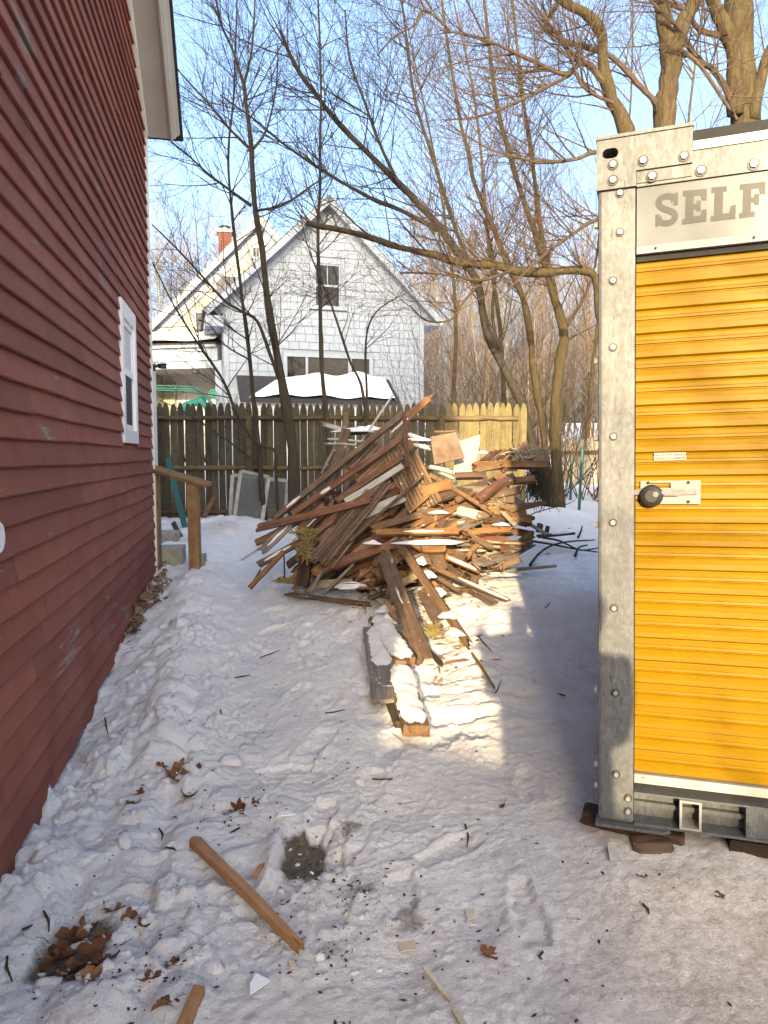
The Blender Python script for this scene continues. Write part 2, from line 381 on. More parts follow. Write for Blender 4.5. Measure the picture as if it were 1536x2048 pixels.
def yellow():
    m, nt, b = newmat('yellow_door_paint', 0.42, 0.0, 0.12)
    v = coords(nt, (1, 1, 1), rnd=False); g = noise(nt, v, 3, 4, 0.6)
    col = ramp(nt, g, [(0.3, (0.185, 0.098, 0.0005)), (0.7, (0.218, 0.118, 0.0007))])
    st = noise(nt, coords(nt, (30, 30, 1.2), rnd=False), 1.0, 6, 0.7, 0.4)
    col = mixc(nt, ramp(nt, st, [(0.6, (0, 0, 0)), (0.8, (0.35, 0.35, 0.35))]), col, (0.25, 0.11, 0.004))
    gr = noise(nt, coords(nt, (3, 3, 9), rnd=False), 1.3, 7, 0.75, .8)
    col = mixc(nt, ramp(nt, gr, [(0.50, (0, 0, 0)), (0.74, (0.4, 0.4, 0.4))]), col, (0.12, 0.063, 0.0015))
    sc = noise(nt, coords(nt, (3, 90, 90), rnd=False), 1.5, 3, 0.6, .3)
    col = mixc(nt, ramp(nt, sc, [(0.72, (0, 0, 0)), (0.76, (0.12, 0.12, 0.12))]), col, (0.36, 0.20, 0.012))
    nt.links.new(col, b.inputs['Base Color']); bump(nt, b, noise(nt, coords(nt, (.8, 3, 5), rnd=False), 2.2, 3), 0.22, 0.03); return m
M['yellow'] = yellow()
def panelmetal():
    m, nt, b = newmat('sign_panel_metal', 0.4, 0.1, 0.25)
    v = coords(nt, (1, 1, 1), rnd=False)
    nt.links.new(ramp(nt, noise(nt, v, 5, 4, 0.6), [(0.3, (0.074, 0.079, 0.086)), (0.7, (0.098, 0.104, 0.112))]), b.inputs['Base Color'])
    bump(nt, b, noise(nt, v, 2.5, 2), 0.2, 0.02); return m
M['panel'] = panelmetal()
M['letter'] = plain('letter_vinyl', (0.040, 0.038, 0.033), 0.6, 0.0, var=0.15, scale=20, spec=0.5)
M['bright'] = plain('bright_aluminium', (0.30, 0.292, 0.27), 0.35, 0.2, var=0.08, scale=10)

def bark(name, c1, c2, c3):
    m, nt, b = newmat(name, 0.9, 0, 0.15)
    v = coords(nt, (14, 14, 3.0), rnd=False); g = noise(nt, v, 1.5, 7, 0.7, 0.8); big = noise(nt, coords(nt, (1, 1, 1), rnd=False), 2.5, 4, 0.6)
    col = ramp(nt, g, [(0.3, c2), (0.65, c1)]); col = mixc(nt, ramp(nt, big, [(0.45, (0, 0, 0)), (0.65, (0.7, 0.7, 0.7))]), col, c3)
    nt.links.new(col, b.inputs['Base Color']); bump(nt, b, g, 1.0, 0.035); return m
M['bark'] = bark('bark_olive', (0.095, 0.07, 0.038), (0.03, 0.022, 0.013), (0.07, 0.06, 0.028))
M['barkdark'] = bark('bark_dark', (0.07, 0.056, 0.042), (0.03, 0.025, 0.02), (0.055, 0.052, 0.034))
M['twig'] = bark('twig_bark', (0.105, 0.075, 0.05), (0.05, 0.037, 0.028), (0.08, 0.056, 0.042))
M['fartwig'] = bark('far_wood_bark', (0.17, 0.135, 0.105), (0.10, 0.08, 0.064), (0.18, 0.14, 0.108))

# ------------------------------------------------------------------ snow ground
def build_ground():
    xs = np.concatenate([-np.geomspace(400, 3.6, 26), np.arange(-3.5, -1.6, .02), np.arange(-1.6, 1.8, 0.0105), np.arange(1.8, 3.2, .02), np.geomspace(3.3, 400, 26)])
    ys = np.concatenate([-np.geomspace(400, 12, 14), np.arange(-11, 1.0, 0.22), np.arange(1.0, 3.4, 0.0095), np.arange(3.4, 5.6, 0.014), np.arange(5.62, 11, 0.026), np.geomspace(11.05, 600, 46)])
    X, Y = np.meshgrid(xs, ys); Z = G(X, Y)
    s = (X - WC.x) * WN.x + (Y - WC.y) * WN.y
    near = sstep(0.8, 1.4, Y) * (1 - sstep(9.5, 12, Y)) * (1 - sstep(3.0, 3.6, np.abs(X)))
    # lumpy thrown snow by the wall, smoother trodden path in the middle, packed dirty ice lower right
    lump = (1 - sstep(0.5, 1.1, s + .35 * (fbm(X * 1.6, Y * 1.6, 3, 29) - .5))) * (1 - 0.35 * sstep(4.6, 6.2, Y))
    packed = sstep(0.1, 0.9, X - 0.12 * Y + 0.25) * (1 - sstep(2.5, 3.4, Y))
    wx = X + 0.05 * (vn(X * 6, Y * 6, 3) - 0.5); wy = Y + 0.05 * (vn(X * 6, Y * 6, 4) - 0.5)
    w1, c1, t1 = worley(wx * 6.0, wy * 6.0, 11, True); w2, c2, t2 = worley(wx * 14, wy * 14, 12, True); w3, c3, t3 = worley(wx * 31, wy * 31, 14, True); w4, c4, t4 = worley(X * 62, Y * 62, 15, True)
    patch = sstep(0.35, 0.6, fbm(X * 1.7 + 5, Y * 1.7, 3, 25))
    chunk = (np.clip(0.66 - w1, 0, .3) * (c1 > 0.5) * 0.16 * c1 + 0.03 * t1 * (c1 > .5) + np.clip(0.6 - w2, 0, .28) * (c2 > 0.5) * 0.085 * patch + 0.02 * t2 * (c2 > .5) * patch + (np.clip(0.55 - w3, 0, .25) * (c3 > 0.5) * 0.05 + .012 * t3) * (.35 + .65 * patch) + .010 * t4 + .012 * np.clip(.5 - w4, 0, 1) * (c4 > .6))
    slide = np.exp(-((s - .42 - .07 * np.sin(Y * 1.9)) / .13) ** 4) * (1 - sstep(2.8, 3.8, Y)) * (.35 + .65 * patch)
    Z = Z + near * lump * (chunk * 1.0 * (1 - .85 * slide) + .022 * (np.abs(fbm(X * 9, Y * 9, 5, 27, .6) - .5) * 2 - .25) + 0.10 * (fbm(X * 2.6, Y * 2.6, 4, 21) - 0.5))
    tread = (1 - lump) * (1 - 0.6 * packed)
    f1, fc = worley(X * 3.1 + 0.4 * vn(X * 2, Y * 2, 41), Y * 2.2, 42)              # boot prints
    Z = Z + near * tread * (-0.030 * np.clip(1 - f1 * 2.1, 0, 1) * (fc > 0.3) + 0.022 * (fbm(X * 3.6, Y * 3.6, 6, 31, 0.72) - 0.5) + 0.02 * (c3 > 0.62) * np.clip(0.5 - w3, 0, 1) + .008 * t3 + .006 * t4)
    Z = Z + near * packed * (0.03 * (fbm(X * 6, Y * 6, 5, 51, 0.62) - 0.5) + .005 * t3 + .004 * t4)
    # drifted ridges in the sunny strip and on the bank by the container
    sun_strip = np.exp(-((X - 0.55 - 0.1 * (Y - 4)) / 0.5) ** 2) * sstep(3.3, 3.8, Y) * (1 - sstep(6.5, 7.5, Y))
    rid = np.abs(fbm(X * 2.2 + 3, Y * 4.0, 4, 61) - 0.5) * 2
    Z = Z + sun_strip * (0.085 * (rid - 0.3) + 0.05 * (fbm(X * 5, Y * 7, 3, 66) - 0.5))
    # boot prints trodden along the path
    rp = random.Random(77)
    for k in range(85):
        yc = rp.uniform(2.3, 7.2); xc = rp.gauss(-.25 - .05 * yc + .9 * max(0, 2.6 - yc) * .5, .42); a = rp.gauss(-.12, .35) + (math.pi if rp.random() < .4 else 0); ca_, sa_ = math.cos(a), math.sin(a)
        ii = np.searchsorted(xs, [xc - .22, xc + .22]); jj = np.searchsorted(ys, [yc - .22, yc + .22]); sx = slice(ii[0], ii[1]); sy = slice(jj[0], jj[1]); dx = X[sy, sx] - xc; dy = Y[sy, sx] - yc
        u = dx * ca_ + dy * sa_; w = -dx * sa_ + dy * ca_; wid = .046 + .012 * np.sin(w * 16 + 1)
        q = np.maximum(np.abs(u) / wid, np.abs(w) / .145) + .35 * (vn(X[sy, sx] * 25, Y[sy, sx] * 25, k) - .5); ins = 1 - sstep(.8, 1.05, q); rim = np.exp(-((q - 1.22) / .16) ** 2)
        dp = rp.uniform(.007, .018); Z[sy, sx] += near[sy, sx] * (-dp * ins + dp * .45 * rim + ins * .0012 * np.sign(np.sin(w * 150)))
    # two long shovel grooves beside the wall
    for off, wd, dp in ((0.54, 0.045, 0.03), (0.30, 0.03, 0.015)):
        Z = Z - near * dp * np.exp(-((s - off - 0.03 * np.sin(Y * 2)) / wd) ** 2) * (1 - sstep(4.2, 4.8, Y)) * sstep(1.5, 2.2, Y)
    dirt = 0.07 + 0.10 * lump * fbm(X * 3, Y * 3, 3, 91) + 0.26 * packed * (.1 + 1.5 * fbm(X * 2.3, Y * 2.3, 4, 93)) + 0.22 * sstep(0.2, 1.3, X - 0.05 * Y) * (1 - sstep(2.2, 2.75, Y)) + 0.16 * tread * (1 - sstep(5, 7, Y))
    dirt = dirt * (1 - 0.75 * sstep(3.0, 3.8, Y) * (1 - np.exp(-((X + 0.5) / 0.6) ** 2) * (1 - sstep(4.5, 8, Y)) * 0.6))
    dirt = dirt + 0.55 * np.exp(-((X + 2.05) / 0.28) ** 2 - ((Y - 9.1) / 0.35) ** 2)
    dirt = dirt * (1 - sstep(9, 12, Y)) * sstep(-3, 0, Y)
    mud = np.zeros_like(X)
    for px, py, rx, ry, a in ((607, 1705, 0.085, 0.14, 1.15), (705, 1655, 0.06, 0.05, 0.6), (720, 1780, 0.07, 0.05, 0.6), (470, 1620, 0.07, 0.04, 0.45),
                              (150, 1900, 0.12, 0.15, 0.9), (820, 1830, 0.06, 0.1, 0.5), (660, 1900, 0.07, 0.06, 0.5), (900, 1850, 0.06, 0.05, 0.45), (280, 1200, 0.09, 0.35, 0.9), (600, 1820, 0.05, 0.1, 0.45)):
        c = GP(px, py); q = (np.abs((X - c.x) / rx) ** 4 + np.abs((Y - c.y) / ry) ** 4)
        k = a * np.exp(-q); mud = mud + k; Z = Z - 0.035 * np.clip(k, 0, 1) * (a > 0.8)
    # rim of pushed snow left of the bare patch
    c = GP(545, 1720); Z = Z + 0.045 * np.exp(-((X - c.x) / 0.035) ** 2 - ((Y - c.y) / 0.17) ** 4)
    ny, nx = X.shape
    me = bpy.data.meshes.new('snow_ground'); me.vertices.add(nx * ny)
    me.vertices.foreach_set('co', np.stack([X, Y, Z], -1).astype(np.float32).ravel())
    i = np.arange((ny - 1) * (nx - 1)); r = i // (nx - 1); cI = i % (nx - 1); a = r * nx + cI
    q = np.stack([a, a + 1, a + nx + 1, a + nx], -1).astype(np.int32)
    me.loops.add(q.size); me.loops.foreach_set('vertex_index', q.ravel()); me.polygons.add(len(q))
    me.polygons.foreach_set('loop_start', np.arange(0, q.size, 4, dtype=np.int32)); me.polygons.foreach_set('loop_total', np.full(len(q), 4, np.int32))
    me.polygons.foreach_set('use_smooth', np.ones(len(q), bool)); me.update(); me.validate()
    for nm, arr in (('dirt', dirt), ('mud', mud)):
        at = me.attributes.new(nm, 'FLOAT', 'POINT'); at.data.foreach_set('value', np.clip(arr, 0, 1.2).astype(np.float32).ravel())
    me.materials.append(M['snow']); o = obj('snow_ground', me); tag(o, kind='structure')
    return xs, ys, Z
GX, GY, GZ = build_ground()
def gz(x, y):
    """exact height of the finished snow mesh"""
    i = int(np.clip(np.searchsorted(GX, x) - 1, 0, len(GX) - 2)); j = int(np.clip(np.searchsorted(GY, y) - 1, 0, len(GY) - 2))
    u = (x - GX[i]) / (GX[i + 1] - GX[i]); v = (y - GY[j]) / (GY[j + 1] - GY[j])
    return float((GZ[j, i] * (1 - u) + GZ[j, i + 1] * u) * (1 - v) + (GZ[j + 1, i] * (1 - u) + GZ[j + 1, i + 1] * u) * v)
# ------------------------------------------------------------------ red clapboard house
rng = random.Random(7)
RM = frame(WC, -WU, 0.0)                      # local x: from the far corner towards the camera, y: out of the wall
red = thing('clapboard_house', 'red clapboard house with peeling paint rising along the snowy yard', 'house', RM)
pA = Vector((0, 0, P(285, 268, 7.0).z)); pB = hit(RM, 252, 0)
RZ0 = pA.z; RSL = max(0.35, min(0.75, (pB.z - pA.z) / (pB.x - pA.x))); RL = 8.62; RMID = RL / 2
def raketop(x): return RZ0 + RSL * (x if x < RMID else RL - x)
gab = [(0, -0.5), (RL, -0.5), (RL, RZ0), (RMID, raketop(RMID)), (0, RZ0)]
v, f = prism(gab, -0.004, -9.0, 'y'); obj('wall', mesh('red_house_core', v, f, M['clap']), red)
w0 = hit(RM, 229, 592); w1 = hit(RM, 269, 893); w2 = hit(RM, 241, 890)
WX1 = w2.x + 0.02; WX0 = w1.x; WZ0 = w1.z + 0.02; WZ1 = hit(RM, 231, 592).z
EXPO = 0.108
def clap(x0, x1, z, name='clapboard'):
    n = max(3, int((x1 - x0) / 0.35)); V = []; Fc = []; dz = rng.uniform(-0.003, 0.003); ph = rng.uniform(0, 9); out = rng.uniform(-0.002, 0.004)
    for i in range(n + 1):
        x = x0 + (x1 - x0) * i / n; w = 0.003 * math.sin(x * 1.7 + ph) + 0.0016 * math.sin(x * 5 + ph * 2); yo = out + 0.003 * math.sin(x * 1.1 + ph)
        zt = z + EXPO + 0.018
        V += [(x, 0.0, z + dz + w), (x, 0.025 + yo, z + dz + w), (x, 0.028 + yo, z + dz + w + 0.006), (x, 0.005, zt), (x, 0.0, zt)]
    for i in range(n):
        a = i * 5
        for k in range(5): Fc.append((a + k, a + (k + 1) % 5, a + 5 + (k + 1) % 5, a + 5 + k))
    Fc += [(4, 3, 2, 1, 0), tuple(n * 5 + k for k in range(5))]
    obj(name, mesh(name, V, Fc, M['clap']), red)
z = -0.22; row = 0
while z < raketop(RMID) - 0.05:
    a, c = 0.045, RL - 0.03
    if z + EXPO > RZ0: a = (z + EXPO * 0.6 - RZ0) / RSL; c = RL - a
    segs = [(a, c)]
    if z + EXPO > WZ0 and z < WZ1: segs = [(a, WX0), (WX1, c)]
    for s0, s1 in segs:
        x = s0; cuts = []
        while True:
            x += rng.uniform(1.1, 3.4)
            if x > s1 - 0.4 or x > 6.2: break
            cuts.append(x)
        pts = [s0] + cuts + [s1]
        for q0, q1 in zip(pts, pts[1:]):
            if q1 - q0 > 0.03: clap(q0 + 0.0022, q1 - 0.0022, z)
    z += EXPO; row += 1
# rake: frieze, soffit, crown and dark shingle edge running up the gable
def along(sec, s0, s1, name, m, flip=False):
    al = math.atan(RSL); c, s_ = math.cos(al), math.sin(al); V = []
    for t in (s0, s1):
        for (yy, h) in sec:
            x = t * c - h * s_; zz = RZ0 + t * s_ + h * c
            V.append((x if not flip else RL - x, yy, zz))
    n = len(sec); Fc = [tuple(range(n)), tuple(range(2 * n - 1, n - 1, -1))] + [(i, i + n, (i + 1) % n + n, (i + 1) % n) for i in range(n)]
    return obj(name, mesh(name, V, Fc, m), red)
SP = RMID / math.cos(math.atan(RSL))
for fl in (False, True):
    along([(-0.003, -0.06), (0.045, -0.06), (0.045, 0.03), (-0.003, 0.03)], 0.0, SP, 'frieze_board', M['trimwhite'], fl)
    along([(0.045, 0.005), (0.245, 0.005), (0.245, 0.03), (0.045, 0.03)], -0.03, SP, 'soffit', M['soffit'], fl)
    along([(0.245, -0.025), (0.262, -0.025), (0.268, 0.0), (0.285, 0.012), (0.30, 0.05), (0.325, 0.075), (0.325, 0.12), (0.245, 0.12)], -0.03, SP, 'fascia_moulding', M['soffit'], fl)
    along([(-9.2, 0.121), (0.350, 0.121), (0.350, 0.165), (-9.2, 0.165)], -0.12, SP, 'roof', M['roof'], fl)
v, f = box(-0.003, 0.046, 0.002, 0.038, -0.3, RZ0 - 0.05); obj('corner_board', mesh('corner_board', v, f, M['trimwhite']), red)
# white casing of the back entry just past the corner
cz = hit(RM, 297, 727).z
v, f = box(-0.30, -0.002, -0.6, 0.03, 0.2, cz); obj('entry_casing', mesh('entry_casing', v, f, M['trimwhite']), red)
v, f = box(-0.33, -0.0025, -0.6, 0.05, cz + 0.001, cz + 0.03); obj('casing_cap', mesh('casing_cap', v, f, M['trimwhite']), red)
# window
win = bpy.data.objects.new('window', None); link(win, red)
tw = 0.10
for nm, b4 in (('casing', (WX0, WX0 + tw, WZ0, WZ1)), ('casing', (WX1 - tw, WX1, WZ0, WZ1)), ('head_casing', (WX0 + tw, WX1 - tw, WZ1 - tw * 1.2, WZ1)), ('sill', (WX0 + tw, WX1 - tw, WZ0, WZ0 + tw))):
    v, f = bevbox(b4[0], b4[1], -0.02, 0.036, b4[2], b4[3], 0.003); obj(nm, mesh(nm, v, f, M['vinyl']), win)
xa, xb, za, zb = WX0 + tw, WX1 - tw, WZ0 + tw, WZ1 - tw * 1.2; zm = (za + zb) / 2
v, f = join(*[box(*q) for q in ((xa, xa + 0.045, 0.003, 0.022, zm, zb), (xb - 0.045, xb, 0.003, 0.022, zm, zb), (xa + 0.045, xb - 0.045, 0.003, 0.022, zb - 0.045, zb), (xa + 0.045, xb - 0.045, 0.003, 0.024, zm, zm + 0.05))])
obj('upper_sash', mesh('upper_sash', v, f, M['vinyl']), win)
v, f = box(xa + 0.045, xb - 0.045, -0.002, 0.010, zm + 0.05, zb - 0.045); obj('pane', mesh('upper_pane', v, f, plain('blind_white', (0.55, 0.57, 0.58), 0.4)), win)
v, f = join(*[box(*q) for q in ((xa, xa + 0.03, 0.004, 0.014, za, zm), (xb - 0.03, xb, 0.004, 0.014, za, zm), (xa + 0.03, xb - 0.03, 0.004, 0.014, za, za + 0.04))])
obj('lower_sash', mesh('lower_sash', v, f, M['vinyl']), win)
v, f = box(xa + 0.03, xb - 0.03, -0.002, 0.009, za + 0.04, zm); obj('screen', mesh('screen', v, f, M['screen']), win)
# small black lamp beside the casing
lp = hit(RM, 298, 724, 0.03)
wl = thing('wall_lamp', 'small black wall lamp on the corner of the red house', 'lamp', RM @ Matrix.Translation((-0.10, 0.031, lp.z)))
v, f = cyl((0, 0, 0), (0, 1, 0), 0.045, 0.018, 12); obj('back_plate', mesh('lamp_plate', v, f, M['black']), wl)
v, f = cyl((0, 0.018, 0), (0, 1, 0.15), 0.012, 0.055, 8); obj('arm', mesh('lamp_arm', v, f, M['black']), wl)
v, f = join(cyl((0, 0.085, -0.018), (0, 0, 1), 0.042, 0.035, 12, 0.034), cyl((0, 0.085, 0.018), (0, 0, 1), 0.047, 0.008, 12)); obj('lamp_head', mesh('lamp_head', v, f, M['black']), wl)
# round cover on the wall at the picture's edge
vp = hit(RM, -6, 1070, 0.03)
vc = thing('vent_cover', 'round white plastic vent cover on the red clapboards at left edge', 'vent cover', RM @ Matrix.Translation((vp.x + 0.085, 0.024, vp.z)))
v, f = cyl((0, 0, 0), (0, 1, 0), 0.10, 0.012, 24); obj('flange', mesh('vent_flange', v, f, M['vinyl']), vc)
v, f = cyl((0, 0.012, 0), (0, 1, 0), 0.075, 0.03, 24, 0.05); obj('hood', mesh('vent_hood', v, f, M['vinyl']), vc)

# ------------------------------------------------------------------ storage container
c0 = P(1194, 1638, 2.6); cx = Vector((0.944, -0.329, 0))
CM = frame(c0, cx, c0.z) @ Matrix.Rotation(math.radians(-1.25), 4, 'Y')
con = thing('storage_container', 'galvanised storage container with yellow roller door standing on timber blocks', 'container', CM)
def cl(px, py, y=0.0): return hit(CM, px, py, y)
CW, CD = 2.43, 3.7; CH = cl(1184, 287).z
PW = cl(1270, 900).x
def cpart(nm, vf, m, parent=con, smooth=False): return obj(nm, mesh(nm, vf[0], vf[1], M[m] if isinstance(m, str) else m, smooth), parent)
post = cpart('corner_post', bevbox(0.004, PW, 0, 0.13, 0.0, CH - 0.16, 0.012), 'galv')
cpart('corner_post', bevbox(CW - PW, CW - 0.004, 0, 0.13, 0.0, CH - 0.16, 0.012), 'galv')
# corner plate: an L-shaped plate with a lifting slot
xr = cl(1385, 290).x; zl = cl(1225, 380).z; zr = cl(1330, 335).z
for side in (0, 1):
    L = [(0, zl), (PW + 0.001, zl), (PW + 0.001, zr), (xr, zr), (xr, CH), (0, CH)]
    sx0, sx1 = cl(1205, 310).x, cl(1237, 310).x; sz = cl(1210, 311).z; sr = 0.017
    # plate with the slot left open: built as ring of quads round a capsule hole
    cap = []
    for k in range(9): a = math.pi / 2 + math.pi * k / 8; cap.append((sx0 + sr + sr * math.cos(a), sz + sr * math.sin(a)))
    for k in range(9): a = -math.pi / 2 + math.pi * k / 8; cap.append((sx1 - sr + sr * math.cos(a), sz + sr * math.sin(a)))
    X0, X1, Z0, Z1 = 0.0, PW + 0.001, zr, CH
    V = []; Fc = []
    def outer(q):
        cx_, cz_ = (sx0 + sx1) / 2, sz; dx, dz = q[0] - cx_, q[1] - cz_
        ts = []
        if dx > 1e-9: ts.append((X1 - cx_) / dx)
        if dx < -1e-9: ts.append((X0 - cx_) / dx)
        if dz > 1e-9: ts.append((Z1 - cz_) / dz)
        if dz < -1e-9: ts.append((Z0 - cz_) / dz)
        t = min(ts); return (cx_ + dx * t, cz_ + dz * t)
    n = len(cap); ring = cap; out = [outer(q) for q in cap]
    for yy in (-0.012, 0.10):
        V += [(q[0], yy, q[1]) for q in ring] + [(q[0], yy, q[1]) for q in out]
    for k in range(n):
        j = (k + 1) % n
        Fc.append((k, j, n + j, n + k)); Fc.append((k, 2 * n + k, 2 * n + j, j))
    # corners of the plate that the radial ring cuts off
    def tri(a, b2, c2):
        m0 = len(V); V.extend([(a[0], -0.012, a[1]), (b2[0], -0.012, b2[1]), (c2[0], -0.012, c2[1])]); Fc.append((m0, m0 + 1, m0 + 2))
    for k in range(n):
        p, q = out[k], out[(k + 1) % n]
        if abs(p[0] - q[0]) > 1e-6 and abs(p[1] - q[1]) > 1e-6:
            ex = X0 if min(p[0], q[0]) - X0 < 1e-6 else X1; ez = Z0 if min(p[1], q[1]) - Z0 < 1e-6 else Z1
            tri(p, q, (ex, ez))
    pv, pf = prism([(X1, zr), (xr, zr), (xr, CH), (X1, CH)], -0.012, 0.1, 'y'); qv, qf = prism([(0, zl), (X1, zl), (X1, zr), (0, zr)], -0.012, 0.1, 'y')
    tv, tf = box(-0.003, xr + 0.003, -0.018, 0.16, CH + 0.0005, CH + 0.011)
    lv, lf = box(-0.0005, 0.012, -0.0115, 0.15, zr, CH)
    vf = join((V, Fc), (pv, pf), (qv, qf), (tv, tf), (lv, lf))
    if side: vf = ([(CW - a, b_, c_) for a, b_, c_ in vf[0]], vf[1])
    cpart('corner_plate', vf, 'galv')
cpart('header_gasket', box(xr + 0.004, CW - xr - 0.004, 0.03, 0.12, CH - 0.045, CH + 0.002), 'rubber')
z1 = cl(1388, 276).z; z2 = cl(1388, 301).z; z3 = cl(1388, 358).z
cpart('header_flange', box(xr + 0.002, CW - xr - 0.002, -0.004, 0.11, z2 + 0.001, CH - 0.0455), 'bright')
cpart('header_beam', box(PW + 0.002, CW - PW - 0.002, 0.002, 0.10, z3, z2), 'galv')
# the header beam's front lip under the corner plate
p0 = cl(1271, 370).z; p1 = cl(1271, 492).z; p2 = cl(1271, 509).z
cpart('header_lip', box(PW + 0.002, xr - 0.001, -0.003, 0.0015, p0 + 0.004, zr - 0.002), 'galv')
# slightly dished sign panel
def dished(x0, x1, z0, z1, y0, depth, nx=40, nz=8):
    V = []; Fc = []
    for j in range(nz + 1):
        for i in range(nx + 1):
            x = x0 + (x1 - x0) * i / nx; z = z0 + (z1 - z0) * j / nz
            e = math.sin(math.pi * j / nz) * min(1, (i / nx) * 18, (1 - i / nx) * 18)
            V.append((x, y0 + depth * e * (0.7 + 0.5 * math.sin(x * 9)) , z))
    for j in range(nz):
        for i in range(nx): a = j * (nx + 1) + i; Fc.append((a, a + 1, a + nx + 2, a + nx + 1))
    return V, Fc
signp = cpart('sign_panel', dished(PW + 0.003, CW - PW - 0.003, p1, z3 - 0.001, 0.012, 0.0015), 'panel', smooth=True)
cpart('panel_flange', prism([(-0.002, p2), (0.03, p2), (0.03, p1 - 0.0005), (0.010, p1 - 0.0005)], PW + 0.003, CW - PW - 0.003, 'x'), 'bright')
cpart('door_gap', box(PW + 0.003, CW - PW - 0.003, 0.02, 0.10, p2 - 0.022, p2 - 0.001), 'rubber')
# letters
def letter(poly, a, b2, c2, d2):
    """polygon in the unit square mapped to pixel box a..b2 (left/right) with its own top and bottom rows"""
    l0 = cl(a[0], a[1], 0.0115); l1 = cl(b2[0], b2[1], 0.008); t0 = cl(c2[0], c2[1], 0.0115); t1 = cl(d2[0], d2[1], 0.0115)
    out = []
    for u, w in poly:
        bx = l0.lerp(l1, u); tx = t0.lerp(t1, u); q = bx.lerp(tx, w); out.append((q.x, q.z))
    return out
E_ = [(0, 0), (1, 0), (1, .38), (.80, .36), (.74, .2), (.46, .2), (.46, .42), (.58, .42), (.58, .34), (.76, .34), (.76, .66), (.58, .66), (.58, .58), (.46, .58), (.46, .82), (.74, .82), (.80, .66), (1, .64), (1, 1), (0, 1), (0, .84), (.13, .84), (.13, .16), (0, .16)]
F_ = [(0, 0), (.62, 0), (.62, .16), (.46, .16), (.46, .42), (.58, .42), (.58, .34), (.78, .34), (.78, .66), (.58, .66), (.58, .58), (.46, .58), (.46, .82), (.74, .82), (.80, .64), (1, .62), (1, 1), (0, 1), (0, .84), (.13, .84), (.13, .16), (0, .16)]
L_ = [(0, 0), (1, 0), (1, .42), (.80, .40), (.74, .2), (.48, .2), (.48, .84), (.62, .84), (.62, 1), (0, 1), (0, .84), (.14, .84), (.14, .16), (0, .16)]
def S_strip():
    c = [(.84, .74), (.76, .86), (.5, .90), (.22, .84), (.15, .70), (.28, .57), (.55, .48), (.80, .38), (.86, .24), (.74, .12), (.48, .09), (.24, .14), (.15, .27)]
    p = [q for q in spline([(a, b2, 0) for a, b2 in c], 4)]; w = 0.12; Lp = []; Rp = []
    for i, q in enumerate(p):
        t = (p[min(i + 1, len(p) - 1)] - p[max(i - 1, 0)]).normalized(); nrm = Vector((-t.y, t.x, 0)); ww = w * (1.35 - 0.4 * abs(t.x))
        Lp.append((q.x + nrm.x * ww, q.y + nrm.y * ww * 0.8)); Rp.append((q.x - nrm.x * ww, q.y - nrm.y * ww * 0.8))
    return Lp + Rp[::-1]
S_POLY = S_strip()
for nm, poly, pb in (('letter', S_POLY, ((1311, 455), (1356, 449), (1311, 388), (1356, 383))), ('letter', E_, ((1364, 449), (1413, 442), (1366, 382), (1414, 377))),
                     ('letter', L_, ((1421, 443), (1471, 437), (1423, 375), (1473, 370))), ('letter', F_, ((1478, 437), (1529, 430), (1480, 369), (1531, 363)))):
    q = letter(poly, *pb); v, f = prism(q, 0.0112, 0.0125, 'y')
    if poly is S_POLY:
        n_ = len(q) // 2; f = [(k, k + 1, 2 * n_ - 2 - k, 2 * n_ - 1 - k) for k in range(n_ - 1)] + f[2:]
    o = obj(nm, mesh(nm, v, f, M['letter']), signp)
serif = [[(.80, .60), (1.0, .62), (1.0, .98), (.88, .98)], [(0, .02), (.12, .02), (.2, .38), (0, .38)]]
for sf in serif:
    q = letter(sf, (1311, 455), (1356, 449), (1311, 388), (1356, 383)); v, f = prism(q, 0.0110, 0.0124, 'y'); obj('letter_serif', mesh('letter_serif', v, f, M['letter']), signp)
# bolts
def bolt(px, py, y=-0.001, r=0.0135):
    q = cl(px, py, y); bo = cpart('bolt', cyl((q.x, y - 0.003, q.z), (0, -1, 0), r, 0.009, 6, r * 0.8), 'steel'); cpart('washer', cyl((q.x, y, q.z), (0, -1, 0), r * 1.35, 0.003, 14), 'black', bo)
for px, py in ((1226, 330), (1226, 361), (1286, 322), (1368, 313)): bolt(px, py, -0.0125)
for px, py in ((1304, 353), (1402, 342), (1507, 329)): bolt(px, py, -0.004 if px < 1390 else 0.0015, 0.0145)
for px, py in ((1240, 387), (1240, 465), (1226, 562), (1226, 695), (1227, 873), (1226, 1045), (1228, 1216), (1231, 1385), (1232, 1548), (1256, 1596), (1256, 1622)): bolt(px, py, -0.0005, 0.011)
for px, py in ((1186, 445), (1190, 720), (1192, 875), (1193, 1050), (1196, 1385), (1197, 1535), (1197, 1578)):
    q = cl(1200, py, 0); v, f = cyl((0.004, 0.03, q.z), (-1, 0, 0), 0.012, 0.014, 6); cpart('bolt', (v, f), 'steel')
for px, py in ((1311, 497), (1508, 480)): q = cl(px, py, 0.0); v, f = cyl((q.x, 0.004, (p1 + p2) / 2), (0, -1, 0), 0.004, 0.006, 8); cpart('rivet', (v, f), 'rubber')
